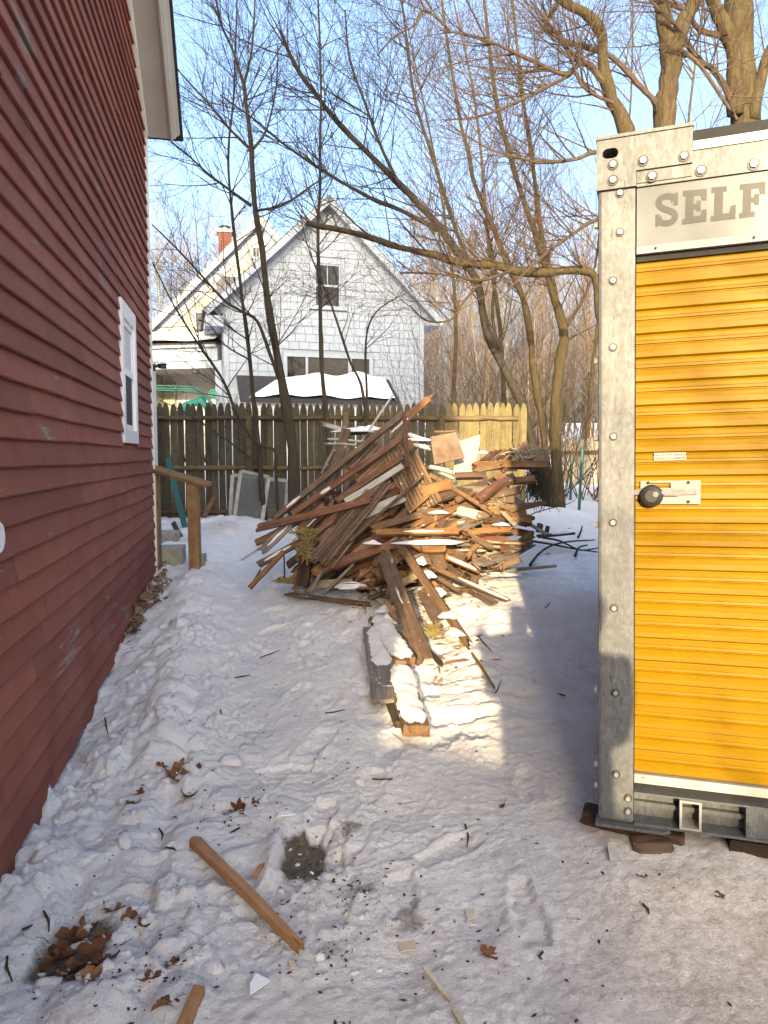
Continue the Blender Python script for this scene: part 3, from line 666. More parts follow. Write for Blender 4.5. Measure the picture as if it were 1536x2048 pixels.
# roller door
dz0 = cl(1271, 1549).z; dz1 = p2 - 0.022; NS = 22; per = (dz1 - dz0) / NS
door = bpy.data.objects.new('roller_door', None); link(door, con)
prof = [(0.0, 0.011), (0.035, 0.004), (0.07, 0.0), (0.28, 0.0012), (0.49, 0.0), (0.53, 0.004), (0.555, 0.0095), (0.585, 0.0095), (0.62, 0.0045), (0.72, 0.0055), (0.735, 0.007), (0.75, 0.0055), (0.90, 0.0055), (0.95, 0.009), (0.995, 0.011)]
DY = 0.022
pv = [(DY + yy, zz * per) for zz, yy in prof]
poly = [(a, b_) for a, b_ in pv] + [(DY + 0.03, 0.995 * per), (DY + 0.03, 0)]
v, f = prism(poly, PW + 0.002, CW - PW - 0.002, 'x'); sl = mesh('door_slat', v, f, M['yellow'])
for k in range(NS):
    o = obj('slat', sl, door); o.location = (0, 0.0015 * math.sin(k * 1.3), dz0 + k * per)
bb = cl(1271, 1566).z
cpart('bottom_bar', prism([(0.004, bb), (0.05, bb), (0.05, dz0 - 0.0006), (0.008, dz0 - 0.0006)], PW + 0.002, CW - PW - 0.002, 'x'), 'bright', door)
q = cl(1287, 1551, 0.004); cpart('rivet', cyl((q.x, 0.007, (bb + dz0) / 2 + 0.004), (0, -1, 0), 0.006, 0.005, 10), 'steel', door)
cpart('bottom_seal', box(PW + 0.002, CW - PW - 0.002, 0.03, 0.06, bb - 0.035, bb - 0.0006), 'rubber', door)
# base rail: channel with flanges and a square fork tube
zt = cl(1271, 1582).z; zb0 = 0.003
cpart('base_rail', join(box(PW + 0.001, CW - PW - 0.001, -0.008, 0.10, zt - 0.006, zt), box(PW + 0.001, CW - PW - 0.001, 0.062, 0.07, zb0 + 0.0065, zt - 0.0065), box(PW + 0.001, CW - PW - 0.001, -0.006, 0.10, zb0 - 0.004, zb0 + 0.006),
      box(PW + 0.001, CW - PW - 0.001, 0.04, 0.0615, (zt + zb0) / 2 - 0.012, (zt + zb0) / 2 + 0.006)), 'galv')
t0 = cl(1359, 1600).x; t1 = cl(1403, 1600).x; tz0 = zb0 + 0.008; tz1 = zt - 0.008; w = 0.008
cpart('fork_tube', join(box(t0, t0 + w, -0.014, 0.061, tz0, tz1), box(t1 - w, t1, -0.014, 0.061, tz0, tz1), box(t0 + w, t1 - w, -0.014, 0.061, tz1 - w, tz1), box(t0 + w, t1 - w, -0.014, 0.061, tz0, tz0 + w)), 'bright')
g0 = cl(1492, 1620).x; cpart('stiffener', box(g0, g0 + 0.16, -0.004, 0.06, zb0 + 0.007, zt - 0.007), 'galv')
cpart('foot_plate', prism([(-0.004, -0.03), (PW + 0.10, -0.03), (PW + 0.125, -0.012), (PW + 0.125, 0.05), (-0.004, 0.05)], -0.012, -0.001, 'z'), 'galv')
# body behind the frame
cpart('side_wall', box(0.03, 0.045, 0.131, CD, 0.02, CH - 0.02), 'yellow'); cpart('side_wall', box(CW - 0.045, CW - 0.03, 0.131, CD, 0.02, CH - 0.02), 'yellow')
cpart('back_wall', box(0.046, CW - 0.046, CD - 0.02, CD - 0.001, 0.02, CH - 0.02), 'galv'); cpart('roof_panel', box(0.03, CW - 0.03, 0.125, CD, CH - 0.018, CH - 0.004), 'galv')
cpart('floor_panel', box(0.046, CW - 0.046, 0.11, CD - 0.021, 0.02, 0.05), 'dark')
for yy in (CD - 0.12,):
    cpart('corner_post', box(0.005, 0.11, yy + 0.001, CD + 0.01, 0, CH), 'galv'); cpart('corner_post', box(CW - 0.11, CW - 0.005, yy + 0.001, CD + 0.01, 0, CH), 'galv')
# latch
lt = bpy.data.objects.new('latch', None); link(lt, con); M['latch'] = plain('latch_zinc', (0.17, 0.165, 0.15), 0.4, 0.2, var=0.12, scale=30)
a = cl(1281, 962, 0.012); b2 = cl(1401, 1008, 0.012); y = 0.013
lx0, lx1, lz0, lz1 = a.x, b2.x, b2.z, a.z; hz = lz1 - lz0
cpart('latch_plate', join(box(lx0, lx1, y, y + 0.009, lz0, lz0 + hz * 0.31), box(lx0, lx1, y + 0.005, y + 0.009, lz0 + hz * 0.312, lz0 + hz * 0.688), box(lx0, lx0 + 0.03, y, y + 0.009, lz0 + hz * 0.69, lz1), box(lx0 + 0.10, lx1, y, y + 0.009, lz0 + hz * 0.69, lz1), box(lx0 + 0.03, lx0 + 0.10, y, y + 0.009, lz0 + hz * 0.92, lz1)), 'latch', lt)
cpart('slide_bolt', join(box(PW - 0.01, lx1 - 0.012, y - 0.007, y + 0.0045, lz0 + hz * 0.40, lz0 + hz * 0.62), box(lx0 + 0.055, lx0 + 0.125, y - 0.012, y - 0.0072, lz0 + hz * 0.36, lz0 + hz * 0.60)), 'galv', lt)
for u, w_ in ((0.13, 0.92), (0.80, 0.92), (0.80, 0.10), (0.13, 0.08)): cpart('rivet', cyl((lx0 + (lx1 - lx0) * u, y, lz0 + hz * w_), (0, -1, 0), 0.0055, 0.005, 10), 'rubber', lt)
lk = cl(1303, 992, -0.02)
pad = thing('disc_padlock', 'round black disc padlock hanging on the yellow door latch', 'padlock', CM @ Matrix.Translation((lk.x, -0.006, lk.z)))
v, f = join(cyl((0, 0.002, 0), (0, -1, 0), 0.036, 0.006, 24, 0.039), cyl((0, -0.0042, 0), (0, -1, 0), 0.039, 0.012, 24, 0.033)); obj('lock_body', mesh('lock_body', v, f, M['black'], True), pad)
v, f = cyl((0, -0.0164, 0), (0, -1, 0), 0.024, 0.003, 20, 0.022); obj('lock_face', mesh('lock_face', v, f, plain('worn_steel', (0.022, 0.02, 0.018), 0.5, 0.3)), pad)
v, f = join(cyl((0.013, -0.0196, 0.006), (0, -1, 0), 0.010, 0.004, 14), box(0.031, 0.046, -0.012, -0.005, 0.006, 0.016)); obj('keyway', mesh('keyway', v, f, M['galv']), pad)
# sticker
a = cl(1308, 906, 0.02); b2 = cl(1372, 920, 0.02)
stk = cpart('sticker', box(a.x, b2.x, DY - 0.004, DY + 0.002, b2.z, a.z), plain('sticker_paper', (0.34, 0.32, 0.26), 0.6, var=0.03))
for k, t in enumerate(('**PUSH ON DOOR HANDLE TO**', 'RELIEVE LATCH PRESSURE')):
    fc = bpy.data.curves.new('sticker_text', 'FONT'); fc.body = t; fc.size = 0.0085; fc.align_x = 'CENTER'; fc.offset = 0.00035; fc.materials.append(M['redpaint'] if False else M['black'])
    to = bpy.data.objects.new('sticker_text', fc); COL.objects.link(to); fc.size = 0.0078 if k == 0 else 0.0085; bpy.context.view_layer.update()
    tm = bpy.data.meshes.new_from_object(to.evaluated_get(bpy.context.evaluated_depsgraph_get())); bpy.data.objects.remove(to)
    o = obj('sticker_text', tm, stk); o.location = ((a.x + b2.x) / 2, DY - 0.0045, a.z - 0.0105 - k * 0.0115); o.rotation_euler = (math.pi / 2, 0, 0)
# timber blocks under the container
def blk(name, label, p, q, w, h, m='timber', roll=0.0, group='timber blocks under the container'):
    p = Vector(p); q = Vector(q); d = (q - p); L = d.length; x = d.normalized(); zz = Vector((0, 0, 1)); y = zz.cross(x).normalized(); zz = x.cross(y)
    rr = random.Random(hash(label) % 999); bm_ = bevbox(0, L, -w / 2, w / 2, 0, h, 0.012)
    V = [(a + rr.uniform(-.01, .01), b_ + rr.uniform(-.004, .004), c_ + rr.uniform(-.004, .004)) for a, b_, c_ in bm_[0]]
    o = obj(name, mesh(name, V, bm_[1], M[m])); o.matrix_world = Matrix(((x.x, y.x, zz.x, p.x), (x.y, y.y, zz.y, p.y), (x.z, y.z, zz.z, p.z), (0, 0, 0, 1)))
    tag(o, label, 'timber block', group); return o
def C(x, y, z): return CM @ Vector((x, y, z))
blk('timber_block', 'dark rotten timber poking out left of the container post', C(-0.06, 0.13, -0.07), C(0.30, 0.08, -0.09), 0.10, 0.05)
blk('timber_block', 'splintered brown timber wedged under the container corner in front', C(0.10, 0.02, -0.15), C(0.34, 0.06, -0.14), 0.07, 0.055, 'timber')
blk('timber_block', 'lighter brown block end just beneath the container foot plate', C(0.13, 0.0, -0.105), C(0.26, 0.03, -0.10), 0.07, 0.05, 'brown')
blk('timber_block', 'long dark sleeper lying under the yellow door sill', C(0.45, 0.12, -0.18), C(2.3, 0.12, -0.22), 0.16, 0.15)
blk('timber_block', 'dark sleeper under the back end of the container', C(0.0, CD - 0.3, -0.2), C(2.4, CD - 0.3, -0.2), 0.2, 0.19)
v, f = tube([C(0.16, -0.06, -0.12), C(0.24, -0.10, -0.18), C(0.33, -0.16, -0.215)], [0.012, 0.014, 0.008], 6)
tag(obj('root_stick', mesh('root_stick', v, f, M['timber'])), 'thin dark stick slanting from under the container corner', 'stick')
v, f = prism([(-0.020, 0), (0.024, 0), (0.017, 0.053), (0.013, 0.067), (-0.004, 0.07), (-0.013, 0.06)], 0, 0.004, 'y'); q = GP(1231, 1722)
o = obj('plastic_scrap', mesh('plastic_scrap', v, f, M['white'])); o.matrix_world = Matrix.Translation((q.x, q.y, gz(q.x, q.y) + 0.006)) @ Matrix.Rotation(math.radians(-62), 4, 'X'); tag(o, 'small pale plastic scrap on the snow before the container corner', 'scrap')
# ------------------------------------------------------------------ picket fence
rng = random.Random(11)
fo = P(286, 912, 10.3); fe = P(1056, 912, 10.45); FM = frame(fo, fe - fo, 0.0)
fence = thing('picket_fence', 'tall weathered stockade fence of pointed pickets across the yard end', 'fence', FM)
FT = hit(FM, 600, 806).z; FLEN = hit(FM, 1052, 850).x
def picket_mesh(w, h, k):
    rr = random.Random(k); wl = w / 2
    tip = [(-wl, h - 0.13), (-wl * 0.86, h - 0.075), (-wl * 0.52, h - 0.025), (-wl * 0.2, h - 0.002), (wl * 0.2, h - 0.002), (wl * 0.52, h - 0.025), (wl * 0.86, h - 0.075), (wl, h - 0.13)]
    tip = [(a + rr.uniform(-.002, .002), b_ + rr.uniform(-.004, .004)) for a, b_ in tip]
    v, f = prism([(-wl, 0), *tip, (wl, 0)], 0, 0.016, 'y'); return mesh('picket', v, f, M['picket'])
pm = [picket_mesh(w, 1.85, i) for i, w in enumerate((0.092, 0.096, 0.089, 0.094, 0.098))]
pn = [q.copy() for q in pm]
for q in pn: q.materials[0] = M['picketlit']
x = 0.0; i = 0
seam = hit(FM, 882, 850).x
while x < FLEN - 0.04:
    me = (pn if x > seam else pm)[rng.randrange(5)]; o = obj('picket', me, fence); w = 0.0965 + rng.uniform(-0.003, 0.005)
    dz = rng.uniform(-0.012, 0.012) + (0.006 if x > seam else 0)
    wy = (fo + (fe - fo).normalized() * x)
    o.location = (x + w / 2, rng.uniform(-0.003, 0.003), FT - 1.85 + dz); o.rotation_euler = (0, rng.uniform(-0.008, 0.008), rng.uniform(-0.03, 0.03)); x += w; i += 1
zr1 = hit(FM, 600, 836, -0.05).z; zr2 = hit(FM, 600, 936, -0.05).z
for (a, b_) in ((0.1, hit(FM, 692, 850).x), (hit(FM, 692, 850).x + 0.03, seam - 0.02), (seam + 0.02, FLEN - 0.12)):
    for zz in (zr1, zr2, zr2 - 0.62):
        pts = [Vector((a + (b_ - a) * k / 8, -0.030 + rng.uniform(-.004, .004), zz + rng.uniform(-.008, .008))) for k in range(9)]
        v, f = tube(pts, [0.034 * rng.uniform(0.85, 1.1) for _ in pts], 8); obj('rail', mesh('fence_rail', v, f, M['raillog'], True), fence)
for px in (312, 500, 692, 882):
    x = hit(FM, px, 850).x; top = FT - 0.12 if px == 692 else FT - 0.2
    v, f = tube([(x, -0.085, -0.3), (x, -0.085, top * 0.6), (x, -0.085, top - 0.02), (x, -0.085, top)], [0.055, 0.052, 0.05, 0.03], 9); obj('post', mesh('fence_post', v, f, M['raillog'], True), fence)
# lighter fence farther off beside the container, and its neighbours
fo2 = P(1120, 912, 15.5); fe2 = P(1215, 912, 15.0); F2 = frame(fo2, fe2 - fo2, 0)
pf = thing('pale_picket_fence', 'pale picket fence far back between tree trunk and container', 'fence', F2)
h2 = hit(F2, 1150, 876).z; x = -0.35; v, f = prism([(-0.042, 0), (0.042, 0), (0.042, 1.75), (0.012, 1.84), (-0.012, 1.84), (-0.042, 1.75)], 0, 0.016, 'y'); pk = mesh('pale_picket', v, f, wood('picket_pale', (0.50, 0.43, 0.30), (0.33, 0.28, 0.2), axis=2, vary=0.15))
while x < 1.5:
    o = obj('picket', pk, pf); o.location = (x, 0, h2 - 1.84 + rng.uniform(-.01, .01)); x += 0.094
for zz in (h2 - 0.35, h2 - 1.3): v, f = box(-0.4, 1.5, -0.045, -0.004, zz, zz + 0.08); obj('rail', mesh('pale_rail', v, f, M['raillog']), pf)
# green wire fence posts
for k, (pa, pb, lb) in enumerate((((1165, 895), (1158, 1015), 'dark green steel post of the wire fence nearest the container'), ((1144, 908), (1141, 985), 'shorter dark green steel post beside the tree trunk'))):
    d = 11.2 + k * 1.2; p = P(*pa, d); q = P(*pb, d); q.z = min(q.z, g1(q.x, q.y)) - 0.05
    v, f = tube([q, (p + q) / 2, p], [0.022, 0.022, 0.022], 6); tag(obj('wire_fence_post', mesh('wire_fence_post', v, f, M['greenpaint'])), lb, 'fence post', 'green wire fence posts')

# ------------------------------------------------------------------ white shingled house
wo = P(451, 912, 21.0); we = P(846, 912, 22.6); HM = frame(wo, we - wo, 0.0)
wh = thing('shingled_house', 'white gabled house with wide shingles behind the fence', 'house', HM)
HW = (Vector((we.x, we.y, 0)) - Vector((wo.x, wo.y, 0))).length; HE = hit(HM, 430, 626).z; HR = hit(HM, 648, 400).z; HMID = HW / 2; OV = 0.55
SLP = (HR - HE) / (HMID + OV)
def hwall(x): return HE + SLP * (min(x, HW - x) + OV)
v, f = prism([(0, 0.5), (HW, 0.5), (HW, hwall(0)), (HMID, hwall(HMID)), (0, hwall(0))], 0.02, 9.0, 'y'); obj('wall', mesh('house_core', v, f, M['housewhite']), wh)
a = hit(HM, 628, 526); b_ = hit(HM, 681, 617); UX0, UX1, UZ0, UZ1 = a.x, b_.x, b_.z, a.z
a = hit(HM, 574, 713); b_ = hit(HM, 738, 765); LX0, LX1, LZ0, LZ1 = a.x, b_.x, b_.z - 0.3, a.z
rows = []; crs = 0.225; z = 2.2; r = 0
while z < HR - 0.5:
    inset = 0.14 if z < HE + 0.2 else max(0.14, (z - hwall(0)) / SLP + 0.22)
    x = inset; off = rng.uniform(0, 0.28); first = True
    while x < HW - inset - 0.03:
        w = (off if first and off > 0.08 else rng.choice((0.30, 0.30, 0.305, 0.24, 0.18, 0.30))); first = False; w = min(w, HW - inset - x)
        if w < 0.03: break
        hole = False
        for (X0, X1, Z0, Z1) in ((UX0 - .13, UX1 + .13, UZ0 - .1, UZ1 + .13), (LX0 - .13, LX1 + .13, LZ0 - .1, LZ1 + .13)):
            if x + w > X0 + 0.01 and x < X1 - 0.01 and z + crs > Z0 + 0.03 and z < Z1 - 0.03: hole = (X0, X1)
        if hole:
            if x < hole[0] - 0.04: rows.append((x, hole[0], z))
            if x + w > hole[1] + 0.04: rows.append((hole[1], x + w, z))
        else: rows.append((x, x + w, z))
        x += w
    z += crs; r += 1
def shingle(x0, x1, z):
    dz = rng.uniform(-0.008, 0.008); t = rng.uniform(-0.003, 0.004)
    return prism([(0.019, z + dz), (-0.026 - t, z + dz), (-0.001, z + crs + 0.012), (0.019, z + crs + 0.012)], x0 + 0.006, x1 - 0.006, 'x')
vis = [q for q in rows if q[2] > 2.9]; vis.sort(key=lambda q: -(q[1] - q[0]) * (1 if q[2] > 3.2 else 0.5))
keep = set(vis[:300]); rest = []
for q in rows:
    vf = shingle(*q)
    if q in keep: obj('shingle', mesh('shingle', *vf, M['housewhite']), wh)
    else: rest.append(vf)
tag(obj('shingle_rest', mesh('shingle_rest', *join(*rest), M['housewhite']), wh), kind='stuff')
def hp(nm, vf, m, parent=wh): return obj(nm, mesh(nm, vf[0], vf[1], M[m]), parent)
hp('corner_board', box(0, 0.135, -0.03, 0.0195, 0.5, HE + 0.45), 'housewhite'); hp('corner_board', box(HW - 0.135, HW, -0.03, 0.0195, 0.5, HE + 0.35), 'housewhite')
al = math.atan(SLP); ca, sa = math.cos(al), math.sin(al)
def rk(sec, s0, s1, flip):
    V = []
    for t in (s0, s1):
        for yy, h in sec:
            X = -OV + t * ca - h * sa; Z = HE + t * sa + h * ca; V.append((X if not flip else HW - X, yy, Z))
    n = len(sec); return V, [tuple(range(n)), tuple(range(2 * n - 1, n - 1, -1))] + [(i, i + n, (i + 1) % n + n, (i + 1) % n) for i in range(n)]
TT = (HMID + OV) / ca
for fl in (0, 1):
    hp('rake_board', rk([(-0.05, -0.36), (0.018, -0.36), (0.018, -0.10), (-0.05, -0.10)], 0.25, TT + 0.1, fl), 'housewhite')
    hp('rake_soffit', rk([(-0.36, -0.12), (-0.0505, -0.12), (-0.0505, -0.095), (-0.36, -0.095)], 0.02, TT, fl), 'housewhite')
    hp('rake_fascia', rk([(-0.40, -0.17), (-0.3605, -0.17), (-0.3605, 0.0), (-0.40, 0.0)], 0.0, TT, fl), 'housewhite')
    hp('roof', rk([(-0.41, 0.002), (9.2, 0.002), (9.2, 0.03), (-0.41, 0.03)], -0.03, TT, fl), 'roofgrey')
    hp('eave_box', box(-OV + 0.05, -0.001, -0.34, 9, HE - 0.42, HE - 0.12) if not fl else box(HW + 0.001, HW + OV - 0.1, -0.30, 9, HE - 0.10, HE - 0.02), 'housewhite')
def dh_window(X0, X1, Z0, Z1, parts, curtain=False, name='window'):
    wv = bpy.data.objects.new(name, None); link(wv, wh); c = 0.12
    for nm, q in (('casing', (X0 - c, X0, Z0, Z1 + c)), ('casing', (X1, X1 + c, Z0, Z1 + c)), ('head_casing', (X0, X1, Z1, Z1 + c)), ('sill', (X0 - c - .04, X1 + c + .04, Z0 - 0.07, Z0))):
        hp(nm, box(q[0], q[1], -0.05 if nm != 'sill' else -0.10, 0.019, q[2], q[3]), 'housewhite', wv)
    return wv
w = dh_window(UX0, UX1, UZ0, UZ1, 2); zm = (UZ0 + UZ1) / 2
hp('sash', join(box(UX0, UX0 + .05, -.02, .018, UZ0, UZ1), box(UX1 - .05, UX1, -.02, .018, UZ0, UZ1), box(UX0 + .05, UX1 - .05, -.02, .018, UZ1 - .05, UZ1), box(UX0 + .05, UX1 - .05, -.02, .018, UZ0, UZ0 + .06), box(UX0 + .05, UX1 - .05, -.022, .018, zm - .03, zm + .03), box((UX0 + UX1) / 2 - .012, (UX0 + UX1) / 2 + .012, -.015, .018, zm + .03, UZ1 - .05)), 'housewhite', w)
hp('pane', box(UX0 + .05, (UX0 + UX1) / 2 - .012, -.004, .017, zm + .03, UZ1 - .05), 'glass', w); hp('pane', box((UX0 + UX1) / 2 + .012, UX1 - .05, -.004, .017, zm + .03, UZ1 - .05), 'glass', w)
hp('pane', box(UX0 + .05, UX1 - .05, -.002, .017, UZ0 + .06, zm - .03), 'glass', w)
w = dh_window(LX0, LX1, LZ0, LZ1, 3); xa = hit(HM, 611, 730).x; xb = hit(HM, 616, 730).x; xc = hit(HM, 696, 730).x; xd = hit(HM, 703, 730).x
for q in ((xa, xb), (xc, xd)): hp('mullion', box(q[0], q[1], -.03, .018, LZ0, LZ1), 'housewhite', w)
for q in ((LX0, xa), (xb, xc), (xd, LX1)): hp('pane', box(q[0], q[1], 0.0, .017, LZ0, LZ1), 'curtain' if q[0] == xb else 'glass', w)
# lean-to with snow on its roof, against the gable
LT = hit(HM, 640, 757).z; L0 = hit(HM, 478, 760, -1.1).x; L1 = hit(HM, 797, 800, -1.1).x; LF = hit(HM, 640, 803, -1.3).z
lean = bpy.data.objects.new('lean_to', None); link(lean, wh)
hp('lean_wall', box(L0 + .05, L1 - .05, -1.2, -0.06, 0.5, LF - 0.05), 'greyhouse', lean)
hp('lean_side', prism([(-1.2, LF - .045), (-0.06, LF - .045), (-0.06, LT - 0.05)], L0 + .05, L1 - .05, 'x'), 'greyhouse', lean)
hp('lean_roof', prism([(-1.35, LF - 0.06), (-0.055, LT - 0.045), (-0.055, LT + 0.02), (-1.35, LF + 0.01)], L0, L1, 'x'), 'roof', lean)
# snow blanket on the lean-to
V = []; Fc = []; nx, ny = 60, 16; sx0 = hit(HM, 530, 790, -0.9).x
for j in range(ny + 1):
    for i in range(nx + 1):
        u = i / nx; t = j / ny; yy = -1.30 + 1.22 * t; zz = LF + (LT - LF) * (yy + 1.35) / 1.3
        e = min(1, u * 7, (1 - u) * 12, t * 7 + 0.25, (1 - t) * 6 + .3); e = max(0, e) ** 0.5
        left = sx0 + 0.9 * (t ** 1.5) * (1 if True else 0) - 0.5 * (1 - t); x = left + (L1 - 0.1 - left) * u
        V.append((x, yy - 0.03 * e, zz + 0.01 + 0.26 * e * (0.8 + 0.3 * math.sin(x * 2.1 + yy * 2) * 0.5 + 0.25 * math.sin(x * 5.3))))
for j in range(ny):
    for i in range(nx): q = j * (nx + 1) + i; Fc.append((q, q + 1, q + nx + 2, q + nx + 1))
tag(obj('roof_snow', mesh('roof_snow', V, Fc, M['cleansnow'], True)), 'thick white snow blanket on the lean-to roof of the house', 'snow', kind='stuff').matrix_world = HM
# ------------------------------------------------------------------ cream wing behind, with porch
go = P(300, 912, 26.5); ge = P(585, 912, 27.6); WM = frame(go, ge - go, 0.0)
wg = thing('cream_house', 'sunlit cream gabled house with brick chimney behind the white gable', 'house', WM)
def wp(nm, vf, m, parent=wg): return obj(nm, mesh(nm, vf[0], vf[1], M[m]), parent)
R = hit(WM, 519, 436); E = hit(WM, 300, 652); SL2 = (R.z - E.z) / (R.x - E.x); XL = E.x - 1.2; XR = 2 * R.x - XL
zE = R.z - SL2 * (R.x - XL)
wp('wall', prism([(XL + .4, 0.5), (XR - .4, 0.5), (XR - .4, zE + .4 * SL2), (R.x, R.z), (XL + .4, zE + .4 * SL2)], 0.02, 8, 'y'), 'wing')
z = 2.5; cl_ = []
while z < R.z - 0.5:
    ins = max(0.0, (z + 0.14 - zE) / SL2); cl_.append(prism([(0.019, z), (-0.012, z), (0.004, z + 0.155), (0.019, z + 0.155)], XL + max(.4, ins), XR - max(.4, ins), 'x')); z += 0.15
tag(wp('siding', join(*cl_), 'wing'), kind='stuff')
a2 = math.atan(SL2); c2, s2 = math.cos(a2), math.sin(a2); T2 = (R.x - XL) / c2
def rk2(sec, s0, s1, flip):
    V = []
    for t in (s0, s1):
        for yy, h in sec:
            X = XL + t * c2 - h * s2; Z = zE + t * s2 + h * c2; V.append((X if not flip else 2 * R.x - X, yy, Z))
    n = len(sec); return V, [tuple(range(n)), tuple(range(2 * n - 1, n - 1, -1))] + [(i, i + n, (i + 1) % n + n, (i + 1) % n) for i in range(n)]
for fl in (0, 1):
    wp('rake_board', rk2([(-.06, -.55), (.0195, -.55), (.0195, -.08), (-.06, -.08)], .4, T2 + .15, fl), 'housewhite'); wp('rake_fascia', rk2([(-.32, -.2), (-.061, -.2), (-.061, 0), (-.32, 0)], 0, T2, fl), 'housewhite')
    wp('roof', rk2([(-.33, .002), (8.2, .002), (8.2, .04), (-.33, .04)], -.05, T2, fl), 'roofgrey')
for (pa, pb) in (((432, 552), (472, 600)), ((392, 626), (420, 668)), ((506, 496), (518, 514))):
    q0 = hit(WM, *pa, -0.04); q1 = hit(WM, *pb, -0.04); wv = bpy.data.objects.new('window', None); link(wv, wg); c = 0.1
    wp('casing', join(box(q0.x - c, q0.x, -.06, .018, q1.z - c, q0.z + c), box(q1.x, q1.x + c, -.06, .018, q1.z - c, q0.z + c), box(q0.x, q1.x, -.06, .018, q0.z, q0.z + c), box(q0.x, q1.x, -.06, .018, q1.z - c, q1.z)), 'housewhite', wv)
    wp('pane', box(q0.x, q1.x, -.022, .017, q1.z, q0.z), 'glass', wv)
    wp('mullion', box((q0.x + q1.x) / 2 - .02, (q0.x + q1.x) / 2 + .02, -.04, -.023, q1.z, q0.z), 'housewhite', wv)
a = hit(WM, 437, 497, 1.2); b_ = hit(WM, 463, 466, 1.2)
ch = bpy.data.objects.new('chimney', None); link(ch, wg)
bw = (b_.x - a.x); zc = a.z - 1.2; kk = 0
while zc < b_.z - 0.05:
    wp('chimney_course', box(a.x, b_.x, 1.0 + .004 * (kk % 2), 1.0 + bw, zc, zc + .071), 'brick', ch); zc += 0.078; kk += 1
wp('flue_core', box(a.x + .012, b_.x - .012, 1.012, 1.0 + bw - .012, a.z - 1.2, b_.z - .06), 'concrete', ch)
wp('chimney_cap', box(a.x - .05, b_.x + .05, .95, 1.05 + bw, b_.z - .04, b_.z + .03), 'concrete', ch)
mx = (a.x + b_.x) / 2; wp('flue_pipe', join(cyl((mx, 1.0 + bw / 2, b_.z + .031), (0, 0, 1), .13, .14, 12), cyl((mx, 1.0 + bw / 2, b_.z + .22), (0, 0, 1), .24, .05, 14, .12), cyl((mx, 1.0 + bw / 2, b_.z + .172), (0, 0, 1), .05, .05, 8)), 'steel', ch)
# porch at the left of the white gable
po = P(296, 912, 22.4); pe = P(450, 912, 21.9); PM = frame(po, pe - po, 0.0)
pr = thing('porch', 'open porch with snowy roof between the red house and white gable', 'porch', PM)
def pp(nm, vf, m, parent=pr): return obj(nm, mesh(nm, vf[0], vf[1], M[m]), parent)
PX1 = hit(PM, 438, 700).x; z_top = hit(PM, 330, 680).z; z_e = hit(PM, 330, 694).z; z_b = hit(PM, 330, 720).z; z_c = hit(PM, 330, 724).z
pp('gutter', box(-1, PX1, -.25, -.12, z_e - .07, z_e), 'housewhite'); pp('fascia', box(-1, PX1, -.119, .1, z_c, z_e - .02), 'housewhite'); pp('beam', box(-1, PX1 + .1, -.06, .0995, z_c - .22, z_c - .002), 'housewhite')
pp('roof', prism([(-.24, z_e + .002), (2.6, z_e + .75), (2.6, z_e + .8), (-.24, z_e + .05)], -1, PX1, 'x'), 'roof')
pp('ceiling', box(-1, PX1 + .1, .101, 3.0, z_c - .06, z_c - .02), 'porchgrey'); pp('back_wall', box(-1, PX1 + .3, 3.001, 3.1, .5, z_c - .061), 'porchgrey')
pp('end_wall', box(-1.1, -1.001, .1, 3, .5, z_c - .06), 'wing'); pp('side_wall', box(PX1 + .101, PX1 + .15, .12, 3, .5, z_c), 'housewhite'); pp('post', box(hit(PM, 432, 780).x, hit(PM, 446, 780).x, -.05, .09, .5, z_c - .221), 'housewhite')
pp('deck', box(-1, PX1, -.1, 3, 1.5, 1.6), 'grey')
for px in (318, 332, 345): q = hit(PM, px, 780, 2.9); pp('window_pane', box(q.x - .16, q.x + .10, 2.93, 3.0005, 2.7, 4.1), 'wing')
V = []; Fc = []; nx, ny = 24, 10
for j in range(ny + 1):
    for i in range(nx + 1):
        x = -1 + (PX1 + 1) * i / nx; t = j / ny; e = min(1, t * 5 + .3, (1 - t) * 5 + .2) ** .5
        V.append((x, -.26 + 2.4 * t, z_e + .05 + .73 * t * 2.4 / 2.84 + .17 * e * (1 + .3 * math.sin(x * 3 + t * 4))))
for j in range(ny):
    for i in range(nx): q = j * (nx + 1) + i; Fc.append((q, q + 1, q + nx + 2, q + nx + 1))
o = obj('porch_snow', mesh('porch_snow', V, Fc, M['cleansnow'], True)); o.matrix_world = PM; tag(o, 'rounded white snow layer lying on the porch roof', 'snow', kind='stuff')
q = hit(PM, 391, 738, .9); lan = thing('porch_lantern', 'small black porch lantern hanging under the porch ceiling', 'lantern', PM @ Matrix.Translation((q.x, .9, q.z)))
v, f = join(*[box(sx * .08 - .008, sx * .08 + .008, sy * .08 - .008, sy * .08 + .008, -.13, .1) for sx in (-1, 1) for sy in (-1, 1)], box(-.09, .09, -.09, .09, -.145, -.131), cyl((0, 0, .101), (0, 0, 1), .12, .06, 8, .03), cyl((0, 0, .16), (0, 0, 1), .012, .14, 6)); obj('cage', mesh('lantern_cage', v, f, M['black']), lan)
v, f = cyl((0, 0, -.13), (0, 0, 1), .04, .14, 10); obj('bulb', mesh('lantern_bulb', v, f, M['vinyl']), lan)
